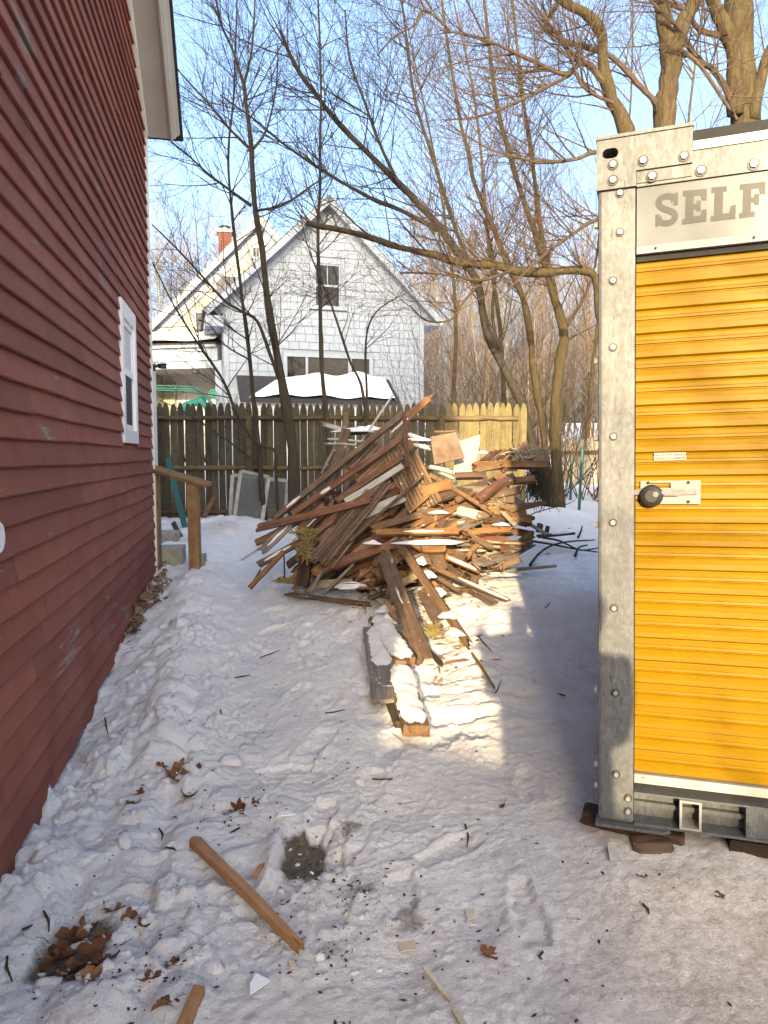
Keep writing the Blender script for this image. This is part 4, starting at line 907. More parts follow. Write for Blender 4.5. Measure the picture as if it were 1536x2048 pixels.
# green arched trellis and wreath on the porch
tr = thing('metal_trellis', 'green metal arched trellis standing on the porch behind pickets', 'trellis')
for k, dz in enumerate((0, 5, 9)):
    pts = [P(px, py + dz, 21.3) for px, py in ((280, 771), (310, 771), (345, 772), (380, 773), (400, 779), (414, 790), (424, 805), (430, 825))]
    s_ = spline(pts, 3); v, f = tube(s_, [.018] * len(s_), 5); obj('bar', mesh('trellis_bar', v, f, M['greenpaint']), tr)
for px in (350, 372, 395): v, f = tube([P(px, 772, 21.3), P(px, 845, 21.3)], [.014, .014], 5); obj('upright', mesh('trellis_upright', v, f, M['greenpaint']), tr)
wc_ = P(426, 787, 21.6); v = []; pts = [wc_ + Vector((.105 * math.cos(t * math.pi / 8), 0, .105 * math.sin(t * math.pi / 8))) for t in range(17)]
v, f = join(tube(pts, [.022] * 17, 6), *[tube([wc_, p_], [.012, .008], 4) for p_ in pts[::2]]); tag(obj('hose_reel', mesh('hose_reel', v, f, plain('green_plastic', (.02, .25, .15), .4))), 'round green hose reel hanging on the porch post', 'hose reel')
v, f = tube([P(345, 850, 22), P(372, 812, 21.9), P(405, 800, 21.8), P(420, 830, 21.8)], [.16, .13, .14, .06], 8); tag(obj('garden_tarp', mesh('garden_tarp', v, f, plain('teal_tarp', (.015, .16, .13), .5), True)), 'crumpled teal tarp on the porch behind the pickets', 'tarp')

# ------------------------------------------------------------------ things by the back corner of the red house
def stick(name, label, cat, p, q, w, t, m, group=None, up=Vector((0, -1, 0.2))):
    p = Vector(p); q = Vector(q); x = (q - p); L = x.length; x = x.normalized(); z_ = (up - x * up.dot(x)).normalized(); y_ = z_.cross(x)
    v, f = bevbox(0, L, -w / 2, w / 2, -t / 2, t / 2, .004); o = obj(name, mesh(name, v, f, M[m] if isinstance(m, str) else m))
    o.matrix_world = Matrix(((x.x, y_.x, z_.x, p.x), (x.y, y_.y, z_.y, p.y), (x.z, y_.z, z_.z, p.z), (0, 0, 0, 1)))
    if label: tag(o, label, cat, group)
    return o
hr = thing('stair_handrail', 'yellowish timber handrail on two square posts at the back entry', 'handrail')
tp = wood('post_timber', (0.30, 0.19, 0.09), (0.19, 0.105, 0.045), (0.22, 0.15, 0.08), axis=0, vary=.1)
d1, d2 = 7.05, 6.85
pb1 = P(311, 1128, d1); pt1 = P(307, 940, d1); pb2 = P(391, 1134, d2); pt2 = P(386, 968, d2)
pb1.z = gz(pb1.x, pb1.y) - .05; pb2.z = gz(pb2.x, pb2.y) - .05
for p, q in ((pb1, pt1), (pb2, pt2)): o = stick('post', None, None, p, q, .10, .10, tp); o.parent = hr
o = stick('top_rail', None, None, P(292, 933, d1), P(416, 970, d2 - .05), .13, .035, tp, up=Vector((-.25, -.1, 1))); o.parent = hr
def slab(label, px, py, d, w, dp, h, rot, m='concrete', name='step_block', cat='step'):
    p = P(px, py, d); o = obj(name, mesh(name, *bevbox(-w / 2, w / 2, -dp / 2, dp / 2, -h, 0, .012), M[m])); o.matrix_world = Matrix.Translation(p) @ Matrix.Rotation(math.radians(rot), 4, 'Z'); tag(o, label, cat); return o
slab('flat concrete step block behind the first handrail post', 345, 1092, 7.4, .24, .3, .22, 10); slab('small concrete block beside the second handrail post', 402, 1110, 7.2, .08, .3, .2, 8); slab('grey concrete block half buried at the fence foot', 336, 1062, 8.6, .24, .3, .2, 5)
stick('green_board', 'dark green metal strip leaning on the fence behind the handrail', 'metal strip', P(376, 1078, 9.0), P(336, 918, 10.1), .075, .02, 'greenpaint')
stick('splintered_board', 'splintered red brown board scrap leaning at the fence foot near handrail', 'board', P(408, 1034, 9.9), P(430, 992, 10.15), .07, .02, 'red')
stick('splintered_board', 'narrow broken board stuck in snow behind the handrail', 'board', P(362, 1075, 8.8), P(346, 1045, 9.0), .06, .02, 'dark')
# two old sashes leaning against the fence
def sash(label, pa, pb, pc, pd, da, dt, bars=0):
    """corners bottom-left, top-left, top-right, bottom-right in pixels; da depth at the foot, dt at the top"""
    A, B_, C_, D_ = P(*pa, da), P(*pb, dt), P(*pc, dt), P(*pd, da)
    t = thing('window_sash', label, 'window sash', None, 'old sashes against the fence'); wd = .05
    n_ = (B_ - A).cross(D_ - A).normalized()
    for nm, p, q in (('stile', A, B_), ('stile', D_, C_), ('top_rail', B_, C_), ('bottom_rail', A, D_)):
        o = stick(nm, None, None, p, q, wd, .03, 'white', up=n_); o.parent = t
    ins = lambda a_, b2, c3, d3: [a_ + (c3 - a_) * .03, b2 + (d3 - b2) * .03, c3 + (a_ - c3) * .03, d3 + (b2 - d3) * .03]
    q = ins(A, B_, C_, D_); obj('pane', mesh('sash_pane', [p - n_ * .004 for p in q] + [p + n_ * .004 for p in q], [(0, 1, 2, 3), (7, 6, 5, 4), (0, 4, 5, 1), (1, 5, 6, 2), (2, 6, 7, 3), (3, 7, 4, 0)], M['clear']), t)
    return t
sash('old white window sash leaning on the fence, the rear upright one', (460, 1042), (465, 950), (575, 962), (570, 1050), 10.0, 10.18)
sash('old white window sash leaning on the fence, the tilted front one', (468, 1043), (482, 942), (538, 955), (524, 1045), 9.75, 10.1)
# ------------------------------------------------------------------ debris pile
rng = random.Random(23)
def dd(py): return 6.0 + (1200 - py) * 0.0037
def board_mesh(L, W, T, seed, jag=0.03, warp=0.01, nx=7, ny=4, m='brown', taper=None):
    rr = random.Random(seed); V = []; Fc = []; jag = jag * (1.6 if rr.random() < .6 else .35); warp = warp * rr.uniform(-1.5, 1.8)
    j0 = [rr.uniform(-jag, jag * .3) for _ in range(ny + 1)]; j1 = [rr.uniform(-jag, jag * .3) for _ in range(ny + 1)]
    tw = rr.uniform(-.12, .12) * (1 if L > .4 else .3); e0 = rr.uniform(-.06, .06) * W; 
    for layer in (0, 1):
        for i in range(nx + 1):
            t = i / nx
            for j in range(ny + 1):
                u = j / ny - .5; x = L * t
                if i == 0: x += j0[j] * -1
                if i == nx: x += j1[j]
                wk = W * (1 if taper is None else (1 + (taper - 1) * t)); edge = 0
                if j in (0, ny): edge = rr.uniform(-.03, .03) * W
                y = u * wk + edge + e0 * math.sin(t * 3); a = tw * (t - .5)
                z_ = (T / 2 if layer else -T / 2) + warp * math.sin(math.pi * t) + rr.uniform(-.0008, .0008)
                V.append((x, y * math.cos(a) - z_ * math.sin(a), y * math.sin(a) + z_ * math.cos(a)))
    S = (nx + 1) * (ny + 1); idx = lambda l, i, j: l * S + i * (ny + 1) + j
    for i in range(nx):
        for j in range(ny):
            Fc.append((idx(1, i, j), idx(1, i + 1, j), idx(1, i + 1, j + 1), idx(1, i, j + 1))); Fc.append((idx(0, i, j), idx(0, i, j + 1), idx(0, i + 1, j + 1), idx(0, i + 1, j)))
        Fc.append((idx(0, i, 0), idx(0, i + 1, 0), idx(1, i + 1, 0), idx(1, i, 0))); Fc.append((idx(0, i, ny), idx(1, i, ny), idx(1, i + 1, ny), idx(0, i + 1, ny)))
    for j in range(ny):
        Fc.append((idx(0, 0, j), idx(1, 0, j), idx(1, 0, j + 1), idx(0, 0, j + 1))); Fc.append((idx(0, nx, j), idx(0, nx, j + 1), idx(1, nx, j + 1), idx(1, nx, j)))
    return mesh('board', V, Fc, M[m])
def axes(p, q, up, roll=0.0):
    x = (q - p).normalized(); z_ = up - x * up.dot(x); z_ = z_.normalized() if z_.length > 1e-4 else x.orthogonal().normalized()
    y_ = z_.cross(x)
    if roll: c, s = math.cos(roll), math.sin(roll); y_, z_ = y_ * c + z_ * s, z_ * c - y_ * s
    return Matrix(((x.x, y_.x, z_.x, p.x), (x.y, y_.y, z_.y, p.y), (x.z, y_.z, z_.z, p.z), (0, 0, 0, 1)))
UPF = Vector((-0.05, -1, 0.55)); UPG = Vector((0, -0.25, 1)); seedc = [100]
def bd(label, pa, pb, w, m='brown', off=(0, 0), T=0.022, roll=0.0, jag=0.03, up=UPF, d=None, name='board', cat='board', group='boards of the debris pile', taper=None, warp=.01):
    seedc[0] += 1
    da, db = d if d else (dd(pa[1]) + off[0], dd(pb[1]) + off[1])
    p, q = P(*pa, da), P(*pb, db)
    for s_ in (p, q):
        gq = g1(s_.x, s_.y) + T * .5
        if s_.z < gq: s_.z = gq
    W = w * (da + db) / 2 / F; L = (q - p).length
    o = obj(name, board_mesh(L, W, T, seedc[0], min(jag, L * .2), warp, m=m, taper=taper)); o.matrix_world = axes(p, q, up, math.radians(roll)); tag(o, label, cat, group); DIM[label] = (o, L, W, T); return o
DIM = {}
# rubble heart of the pile
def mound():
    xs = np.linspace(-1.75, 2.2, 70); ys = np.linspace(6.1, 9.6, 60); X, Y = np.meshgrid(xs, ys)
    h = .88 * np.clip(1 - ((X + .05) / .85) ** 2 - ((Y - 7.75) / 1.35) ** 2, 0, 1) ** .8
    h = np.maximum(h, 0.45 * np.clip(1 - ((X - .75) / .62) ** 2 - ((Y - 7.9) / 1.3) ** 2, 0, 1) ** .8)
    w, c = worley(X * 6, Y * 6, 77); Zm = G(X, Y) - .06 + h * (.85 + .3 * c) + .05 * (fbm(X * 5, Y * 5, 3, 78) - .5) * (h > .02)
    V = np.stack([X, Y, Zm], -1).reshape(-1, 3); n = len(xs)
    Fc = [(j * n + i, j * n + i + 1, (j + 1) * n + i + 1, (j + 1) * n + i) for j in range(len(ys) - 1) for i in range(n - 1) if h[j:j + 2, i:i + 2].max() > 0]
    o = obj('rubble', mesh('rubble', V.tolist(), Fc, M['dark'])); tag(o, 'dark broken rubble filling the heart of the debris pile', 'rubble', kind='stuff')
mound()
# the long leaning rails and planks on the shaded side
bd('long reddish board across the pile front, lowest of the long rails', (513, 1056), (746, 998), 15, 'red', (-.32, -.45), .03)
bd('longest brown rail on the pile, topmost of the slanting rails', (545, 1040), (808, 827), 11, 'brown', (-.1, -.28), .04)
bd('brown slanting rail just under the topmost rail', (583, 1030), (808, 873), 12, 'red', (-.16, -.34), .035)
bd('reddish rail slanting above the white painted strip', (672, 1003), (806, 914), 13, 'red', (-.24, -.36), .03)
bd('white painted strip slanting below the reddish rail', (690, 1004), (806, 931), 12, 'white', (-.26, -.40), .022)
bd('short reddish upright closing the right ends of the slanting rails', (808, 826), (816, 936), 9, 'red', (-.36, -.46), .03)
bd('dark thin batten crossing the end of the rails', (795, 926), (833, 894), 5, 'dark', (-.45, -.3), .02)
bd('splintered orange board pointing highest above the fence', (772, 876), (870, 786), 17, 'fresh', (-.05, -.02), .03, 12, .12, taper=.75)
bd('thin pale lath sticking up behind the rails', (722, 884), (787, 788), 3.6, 'white', (.25, .2), .012)
bd('wide brown plank standing behind the topmost rail', (650, 1000), (693, 858), 20, 'brown', (-.02, .12), .025)
bd('thin grey batten leaning left of the wide brown plank', (643, 948), (690, 850), 4, 'grey', (.1, .2), .02)
bd('upper of two white laths jutting left at the pile top', (655, 878), (728, 884), 4.2, 'white', (.12, .1), .02)
bd('lower of two white laths jutting left at the pile top', (648, 888), (716, 891), 4.0, 'white', (.08, .06), .02)
bd('splintered white plaster strip at the very top left of the pile', (641, 846), (700, 862), 9, 'white', (.3, .3), .02, jag=.1)
bd('snowy grey sheet lying on the pile top behind the rails', (690, 866), (772, 858), 26, 'grey', (.35, .3), .02, up=UPG)
bd('brown board with fork shaped end resting on the snow', (499, 1176), (568, 1103), 9, 'fresh', (-.1, -.35), .03)
bd('thin prong beside the fork ended board', (500, 1172), (521, 1141), 4, 'red', (-.12, -.2), .02)
bd('brown board sloping down to the snow above the fork ended one', (516, 1130), (645, 1058), 13, 'brown', (-.25, -.3), .03)
bd('short brown board end under the long reddish board', (511, 1086), (566, 1058), 13, 'tan', (-.1, -.2), .03)
bd('thin white lath reaching farthest left onto the snow', (484, 1119), (555, 1071), 3.6, 'white', (.0, -.1), .012)
bd('grey snow dusted board between brown boards at pile left', (522, 1104), (582, 1048), 18, 'grey', (-.2, -.22), .02)
bd('reddish rail slanting above the yellow insulation', (590, 1096), (668, 1040), 11, 'red', (-.36, -.38), .03)
bd('square grey board scrap beside the beadboard panel', (640, 1088), (668, 1050), 20, 'brown', (-.33, -.33), .02)
bd('dark broken post standing under the pile at left', (604, 1174), (613, 1108), 25, 'dark', (-.12, -.3), .10, jag=.06, name='broken_post', cat='post')
bd('thin dark stake upright in the snow at pile left', (569, 1156), (568, 1110), 2.6, 'dark', (-.15, -.15), .018)
bd('dark board end beneath the fork ended board', (572, 1134), (606, 1108), 14, 'dark', (-.2, -.2), .03)
bd('short grey batten standing under the beadboard corner', (621, 1187), (646, 1140), 6, 'grey', (-.12, -.38), .025)
bd('grey batten slanting up beside the dark hollow', (645, 1189), (708, 1128), 5.5, 'grey', (-.1, -.25), .025)
bd('thick reddish beam slanting behind the wide plank', (662, 1134), (797, 1086), 17, 'red', (-.22, -.3), .05)
bd('mossy brown board lying along the snow at pile front', (569, 1187), (742, 1210), 9, 'brown', (-.02, -.06), .03)
bd('thin grey strip close along the beadboard underside', (662, 1139), (710, 1078), 3, 'grey', (-.38, -.38), .012)
bd('long thin brown batten crossing in front of the beadboard', (700, 1082), (846, 951), 5, 'brown', (-.46, -.36), .02)
bd('short brown batten crossing the sunlit beadboard', (816, 1027), (857, 991), 7, 'fresh', (-.32, -.3), .02)
bd('grey scrap board low in the dark hollow', (660, 1178), (724, 1172), 8, 'brown', (-.05, -.05), .03)
bd('dark board deep in the hollow under the reddish beam', (690, 1160), (790, 1128), 10, 'dark', (.1, .1), .03)
bd('brown board end low in the hollow beside the wide plank', (740, 1198), (800, 1168), 10, 'brown', (-.05, -.1), .03)
def beadboard(label, pa, pb, offs, n, wpx, m, up, roll=0):
    p, q = P(*pa, dd(pa[1]) + offs[0]), P(*pb, dd(pb[1]) + offs[1]); L = (q - p).length; Wp = wpx * dd(pa[1]) / F
    t = thing('beadboard_panel', label, 'panel', axes(p, q, up, math.radians(roll)), 'beadboard panels of the pile'); rr = random.Random(len(label))
    for k in range(n):
        w = Wp * rr.choice((1, 1, .95)); x0 = rr.uniform(-.03, .03); L2 = L * rr.uniform(.94, 1.03)
        v, f = bevbox(x0, x0 + L2, (k - n / 2) * Wp + .0025, (k - n / 2 + 1) * Wp - .0025, -.009 + rr.uniform(-.003, .003), .009 + rr.uniform(-.003, .003), .003)
        obj('strip', mesh('strip', v, f, M[m]), t)
    for xx in (L * .12, L * .8):
        v, f = box(xx, xx + .05, -n / 2 * Wp, n / 2 * Wp, -.032, -.0125); obj('batten', mesh('batten', v, f, M['brown']), t)
    return t
beadboard('shaded brown beadboard panel leaning on the pile front', (634, 1124), (772, 958), (-.40, -.30), 6, 7.4, 'brown', UPF, -14)
beadboard('narrow beadboard panel between the upper slanting rails', (695, 938), (750, 884), (-.02, -.02), 4, 7.5, 'brown', UPF)
beadboard('narrow beadboard panel just above the white strip', (715, 966), (778, 910), (-.10, -.10), 4, 7.5, 'tan', UPF)
beadboard('sunlit beadboard panel at the middle of the pile', (850, 1013), (790, 888), (-.22, -.12), 9, 7.8, 'tan', Vector((.0, -1, .25)), 0)
# sunlit side
bd('big tan plank with sunlit end below the beadboard', (738, 1058), (870, 1022), 15, 'tan', (-.3, -.25), .03)
bd('long orange brown beam with snow below it', (745, 1066), (922, 1063), 12, 'fresh', (-.42, -.42), .05)
bd('short orange board along the snow block top left', (806, 1078), (843, 1100), 8, 'tan', (-.45, -.55), .03)
bd('short thick orange block under the snow block', (842, 1099), (892, 1099), 13, 'fresh', (-.5, -.5), .05)
bd('reddish board end leaning right of the beadboard', (868, 1054), (901, 1026), 14, 'red', (-.25, -.2), .025)
bd('tan plank pointing up right at the pile middle', (906, 1050), (984, 1027), 14, 'tan', (-.25, -.2), .03)
bd('upright brown post in the middle of the sunlit side', (970, 1032), (970, 958), 9, 'brown', (-.2, -.12), .06, name='upright_post', cat='post')
bd('dark horizontal beam meeting the upright post', (905, 953), (976, 951), 12, 'brown', (.02, .02), .06)
bd('long tan batten slanting down to the upright post', (858, 950), (986, 1028), 8, 'tan', (-.15, -.28), .03)
bd('long orange beam topmost at the pile right end', (945, 932), (1096, 931), 14, 'fresh', (.15, .2), .06)
bd('second orange beam under the topmost beam at right', (983, 963), (1069, 958), 13, 'fresh', (.1, .15), .05)
bd('pale board tilted under the topmost orange beam', (948, 943), (1006, 932), 9, 'tan', (.05, .02), .03)
ORD = ('first', 'second', 'third', 'fourth', 'fifth', 'sixth', 'seventh', 'eighth')
for k in range(6): bd('%s narrow red lath from the white drywall in the leaning row' % ORD[k], (958 + 9 * k, 924 - k), (984 + 9 * k, 902 - k), 4, 'red', (.25, .45), .02, group='row of red laths')
bd('wide reddish board leaning right of the red laths', (1008, 926), (1039, 897), 7, 'red', (.2, .4), .025)
bd('short reddish brace between the two orange beams', (996, 953), (1015, 937), 7, 'red', (.05, .1), .02)
bd('pale splintered lath left of the plywood top', (868, 864), (912, 862), 4, 'tan', (.3, .3), .02)
bd('upper white trim board tucked under the plywood', (858, 934), (906, 946), 8, 'white', (-.05, -.1), .025)
bd('lower white trim board pointing down right', (878, 946), (913, 961), 6, 'white', (-.12, -.2), .03)
bd('snowy white laths heap left of the plywood', (815, 868), (860, 884), 10, 'white', (.25, .2), .02)
bd('white snowy board under the white heap', (818, 888), (862, 897), 9, 'white', (.15, .1), .02)
bd('big dark pointed board jutting right over the snow', (1006, 1023), (1098, 1004), 15, 'tan', (-.2, -.1), .04, jag=.05, taper=.35)
bd('pale yellow splintered board slanting down at right', (1002, 1022), (1036, 1057), 9, 'cream', (-.28, -.32), .02)
bd('brown board under the pale splintered one', (1018, 1036), (1062, 1048), 16, 'brown', (-.22, -.2), .025)
bd('orange brown beam low at the pile right', (927, 1069), (1026, 1060), 13, 'fresh', (-.3, -.3), .05)
bd('brown plank end tilted on the dark slats', (938, 1074), (986, 1096), 12, 'brown', (-.38, -.42), .03)
bd('long white lath over the red painted boards', (970, 1083), (1050, 1088), 4, 'cream', (-.4, -.35), .018)
bd('upper dark grey slat in the shadow gap', (910, 1090), (940, 1090), 6, 'grey', (-.3, -.3), .02)
bd('white lath end below the dark grey slat', (911, 1101), (972, 1102), 4, 'white', (-.34, -.34), .02)
bd('short white lath right of the tilted plank', (953, 1094), (1001, 1095), 5, 'cream', (-.33, -.33), .02)
bd('red painted board behind the long white lath', (963, 1080), (1010, 1078), 12, 'redpaint', (-.28, -.28), .02)
bd('short red painted upright near the bark slab', (1003, 1104), (1008, 1086), 8, 'redpaint', (-.3, -.3), .02)
bd('short orange stud leaning on the plywood triangle', (934, 1116), (957, 1087), 9, 'fresh', (-.5, -.45), .03)
bd('snow topped board right of the plywood scrap', (890, 1113), (960, 1143), 9, 'fresh', (-.5, -.45), .03)
bd('long brown board running down right onto the snow', (862, 1133), (1020, 1207), 9, 'tan', (-.6, 0), .04, d=(5.85, 5.75))
bd('brown board beneath the long one at lower right', (868, 1153), (922, 1186), 8, 'brown', d=(5.8, 5.65), T=.03)
bd('square plywood scrap lying on the sunlit snow', (944, 1180), (990, 1207), 18, 'brown', d=(5.85, 5.65), T=.02, up=UPG)
bd('brown plywood scrap standing under the orange block', (868, 1098), (882, 1142), 28, 'brown', (-.4, -.35), .02)
bd('long cream lath lying on snow, uppermost of four', (958, 1140), (1112, 1132), 5, 'cream', d=(6.55, 6.8), T=.02, up=UPG)
bd('cream lath lying just under the longest cream lath', (960, 1149), (1086, 1135), 4, 'cream', d=(6.4, 6.7), T=.02, up=UPG)
bd('short cream lath angled up above the other cream laths', (962, 1131), (998, 1120), 5, 'cream', (-.25, -.2), .02)
bd('short cream lath lowest on the snow', (966, 1156), (1013, 1145), 4, 'cream', d=(6.35, 6.5), T=.02, up=UPG)
bd('cream painted plank piece near the red painted boards', (961, 1120), (1000, 1108), 13, 'cream', (-.22, -.2), .02)
bd('rough bark slab at the pile lower right', (988, 1131), (1064, 1088), 12, 'grey', (-.2, -.1), .03, jag=.06)
bd('small brown block standing in snow right of the pile', (1077, 1065), (1080, 1047), 12, 'brown', d=(7.7, 7.72), T=.05, name='wood_block', cat='block')
bd('small dark block beside the brown block', (1093, 1067), (1096, 1050), 8, 'dark', d=(7.75, 7.77), T=.04, name='wood_block', cat='block')
bd('dark flat board with snow lying right of the blocks', (1072, 1073), (1147, 1066), 11, 'dark', d=(7.5, 7.7), T=.02, up=UPG)
bd('grey board leaning down toward the small blocks', (1056, 1047), (1092, 1069), 6, 'grey', d=(7.6, 7.45), T=.02)
# spill toward the camera
bd('widest brown plank sliding down toward the camera, split along its side', (766, 1104), (852, 1346), 32, 'brown', d=(5.85, 4.62), T=.025, up=Vector((-.5, -.6, 1)), jag=.05)
bd('sunlit narrow plank running down to the snow point', (806, 1098), (937, 1314), 16, 'tan', d=(5.8, 4.85), T=.05, up=Vector((-.6, -.8, .6)))
bd('orange splinter tip ending the sunlit narrow plank', (932, 1306), (990, 1377), 6, 'fresh', d=(4.88, gnd(990, 1377, .02)), T=.02, jag=.05, taper=.4)
bd('snow covered timber, the upper of two in front', (757, 1239), (812, 1330), 40, 'tan', d=(gnd(757, 1239, .08), gnd(810, 1330, .08)), T=.06, up=UPG, name='timber', warp=0)
bd('snow covered timber with orange sawn end nearest the camera', (797, 1338), (833, 1462), 50, 'tan', d=(gnd(797, 1338, .05), gnd(833, 1462, .04)), T=.06, up=UPG, jag=.01, name='timber', warp=0)
bd('grey torn panel lying beside the snow covered timbers', (752, 1256), (775, 1402), 58, 'grey', d=(gnd(757, 1262, .06), gnd(780, 1402, .06)), T=.025, up=UPG, name='torn_panel', cat='panel', warp=0)
bd('dark rotten board under the torn grey panel', (775, 1390), (798, 1450), 16, 'dark', d=(gnd(775, 1390, .02), gnd(798, 1450, .02)), T=.04, up=UPG)
bd('brown plywood piece behind the sunlit narrow plank', (846, 1184), (876, 1242), 24, 'brown', d=(5.4, 5.05), T=.02)
bd('grey plywood piece left of the widest plank foot', (773, 1246), (824, 1278), 15, 'grey', d=(5.15, 5.0), T=.02)
bd('thin splintered stick lying on snow between plank feet', (882, 1328), (936, 1319), 5, 'fresh', d=(gnd(882, 1328, .02), gnd(936, 1319, .02)), T=.015)
bd('dark board foot in snow right of the widest plank', (855, 1300), (884, 1330), 9, 'dark', d=(gnd(855, 1300, .02), gnd(884, 1330, .02)), T=.03)
bd('broken orange splinter left of the widest plank', (772, 1200), (795, 1244), 10, 'fresh', d=(5.3, 5.1), T=.02, jag=.08)
# plywood, drywall and insulation
def sheet(label, pts, d, m, T=.014, name='plywood_sheet', cat='sheet'):
    Q = [P(px, py, d + (950 - py) * .002) for px, py in pts]; c = sum(Q, Vector()) / len(Q); n_ = (Q[1] - Q[0]).cross(Q[2] - Q[0]).normalized(); n_ = n_ if n_.y < 0 else -n_
    V = [q - c for q in Q] + [q - c - n_ * T for q in Q]; n = len(Q)
    o = obj(name, mesh(name, V, [tuple(range(n)), tuple(range(2 * n - 1, n - 1, -1))] + [(i, i + n, (i + 1) % n + n, (i + 1) % n) for i in range(n)], M[m])); o.location = c; tag(o, label, cat); return o
sheet('weathered brown plywood sheet with peeling face on the pile top', [(861, 874), (890, 868), (911, 864), (930, 915), (869, 929)], 7.05, 'ply')
sheet('white broken drywall sheet standing behind the plywood', [(914, 884), (935, 877), (960, 869), (960, 884), (957, 900), (954, 914), (952, 930), (949, 946), (906, 948)], 7.3, 'beige', name='drywall_sheet')
sheet('dark plywood triangle standing in the sunlit rubble', [(946, 1100), (952, 1110), (961, 1143), (944, 1126)], 6.0, 'brown')
def fluff(name, label, px, py, d, r, m, seed, cat='insulation', sq=(1, .8, .7), sub=None):
    rr = random.Random(seed); parts_ = []
    for k in range(170):
        a = Vector((rr.gauss(0, .42), rr.gauss(0, .42), rr.gauss(0, .42))); b_ = a + Vector((rr.gauss(0, .45), rr.gauss(0, .45), rr.gauss(0, .45))); c = (a + b_) / 2 + Vector((rr.gauss(0, .25), rr.gauss(0, .25), rr.gauss(0, .25)))
        parts_.append(tube([Vector((q.x * sq[0], q.y * sq[1], q.z * sq[2])) * r for q in (a, c, b_)], [r * .07, r * .11, r * .04], 3))
    o = obj(name, mesh(name, *join(*parts_), M[m])); o.location = P(px, py, d); tag(o, label, cat); return o
fluff('insulation_tuft', 'yellow insulation tuft hanging out beside the beadboard panel', 611, 1098, 5.75, .07, 'insulation', 3, sq=(.8, .7, 1.1))
fluff('insulation_tuft', 'greyish insulation clump under the slanting rails', 609, 1066, 5.95, .06, 'insulation', 4, sq=(1.4, .7, .6))
fluff('insulation_tuft', 'flat yellowish insulation scrap on the snow at pile left', 578, 1160, 6.05, .06, 'insulation', 5, sq=(1.7, .7, .4))
fluff('insulation_tuft', 'bright yellow insulation scrap behind the widest plank', 867, 1262, 4.95, .045, 'insulation', 6, sq=(1, .6, 1))
fluff('insulation_tuft', 'cream foam lump on top of the right end of the pile', 1047, 908, 7.35, .085, 'cream', 8, sq=(1.4, .8, .8))
fluff('insulation_tuft', 'cream plaster rubble lump beside the upright post', 998, 1013, 6.6, .08, 'cream', 9, sq=(1.1, .7, .9))
# loose boards filling the pile
def filler_label(px, py, L, m):
    w = {'brown': 'brown', 'red': 'reddish', 'tan': 'tan', 'fresh': 'orange split', 'dark': 'dark', 'grey': 'grey weathered', 'white': 'white painted', 'cream': 'cream painted'}[m]
    a = 'short' if L < 65 else ('medium' if L < 100 else 'long')
    z = 'left shaded flank' if px < 690 else ('shaded middle' if px < 800 else ('sunlit middle' if px < 900 else ('right half' if px < 980 else 'right end')))
    h = 'high' if py < 1010 else ('low' if py > 1090 else 'halfway up')
    return '%s loose %s board jammed %s in the %s of the pile' % (a, w, h, z)
def filler():
    n = 0
    while n < 150:
        zone = rng.random()
        if zone < .42: px = rng.uniform(600, 830); py = rng.uniform(960, 1170); ang = rng.gauss(-38, 14); lo = 5.0
        elif zone < .85: px = rng.uniform(820, 1050); py = rng.uniform(950, 1130); ang = rng.gauss(-5, 26)
        else: px = rng.uniform(760, 960); py = rng.uniform(1120, 1190); ang = rng.gauss(25, 30)
        if px < 700 and py < 1400 - px * .62: continue
        L = rng.uniform(40, 130); a = math.radians(ang); pa = (px - L / 2 * math.cos(a), py - L / 2 * math.sin(a)); pb = (px + L / 2 * math.cos(a), py + L / 2 * math.sin(a))
        if min(pa[0], pb[0]) < 560 or max(pa[0], pb[0]) > 1062 or max(pa[1], pb[1]) > 1198 or min(pa[1], pb[1]) < 945: continue
        m = rng.choices(('brown', 'red', 'tan', 'fresh', 'dark', 'grey', 'white', 'cream'), (6, 5, 4, 3, 3, 2, 1, 1))[0]
        o = rng.uniform(-.15, .12); bd(filler_label(px, py, L, m), pa, pb, rng.uniform(6, 19), m, (o + rng.uniform(-.08, .08), o + rng.uniform(-.08, .08)), rng.choice((.018, .022, .03, .04)), rng.uniform(-35, 35), rng.uniform(.02, .08), group='loose boards jammed in the pile'); n += 1
filler()
def wide_filler():
    rw = random.Random(314); n = 0
    while n < 46:
        if rw.random() < .62: px = rw.uniform(850, 1050); py = rw.uniform(975, 1120); ang = rw.gauss(-6, 20)
        else: px = rw.uniform(620, 800); py = rw.uniform(1000, 1150); ang = rw.gauss(-40, 10)
        L = rw.uniform(50, 120); a = math.radians(ang); pa = (px - L / 2 * math.cos(a), py - L / 2 * math.sin(a)); pb = (px + L / 2 * math.cos(a), py + L / 2 * math.sin(a))
        if px < 700 and py < 1440 - px * .62 or min(pa[0], pb[0]) < 560 or max(pa[0], pb[0]) > 1075 or max(pa[1], pb[1]) > 1165 or min(pa[1], pb[1]) < 950: continue
        m = rw.choices(('brown', 'tan', 'fresh', 'red', 'grey', 'white'), (5, 5, 4, 2, 2, 1))[0]; o = rw.uniform(-.30, -.10)
        bd(filler_label(px, py, L, m).replace('loose', 'wide'), pa, pb, rw.uniform(14, 25), m, (o + rw.uniform(-.1, .1), o + rw.uniform(-.1, .1)), rw.choice((.02, .025, .035)), rw.uniform(-40, 40), rw.uniform(.04, .1), group='wide boards jammed in the pile'); n += 1
wide_filler()
V = []; Fc = []; rc = random.Random(91)
mats_ = []
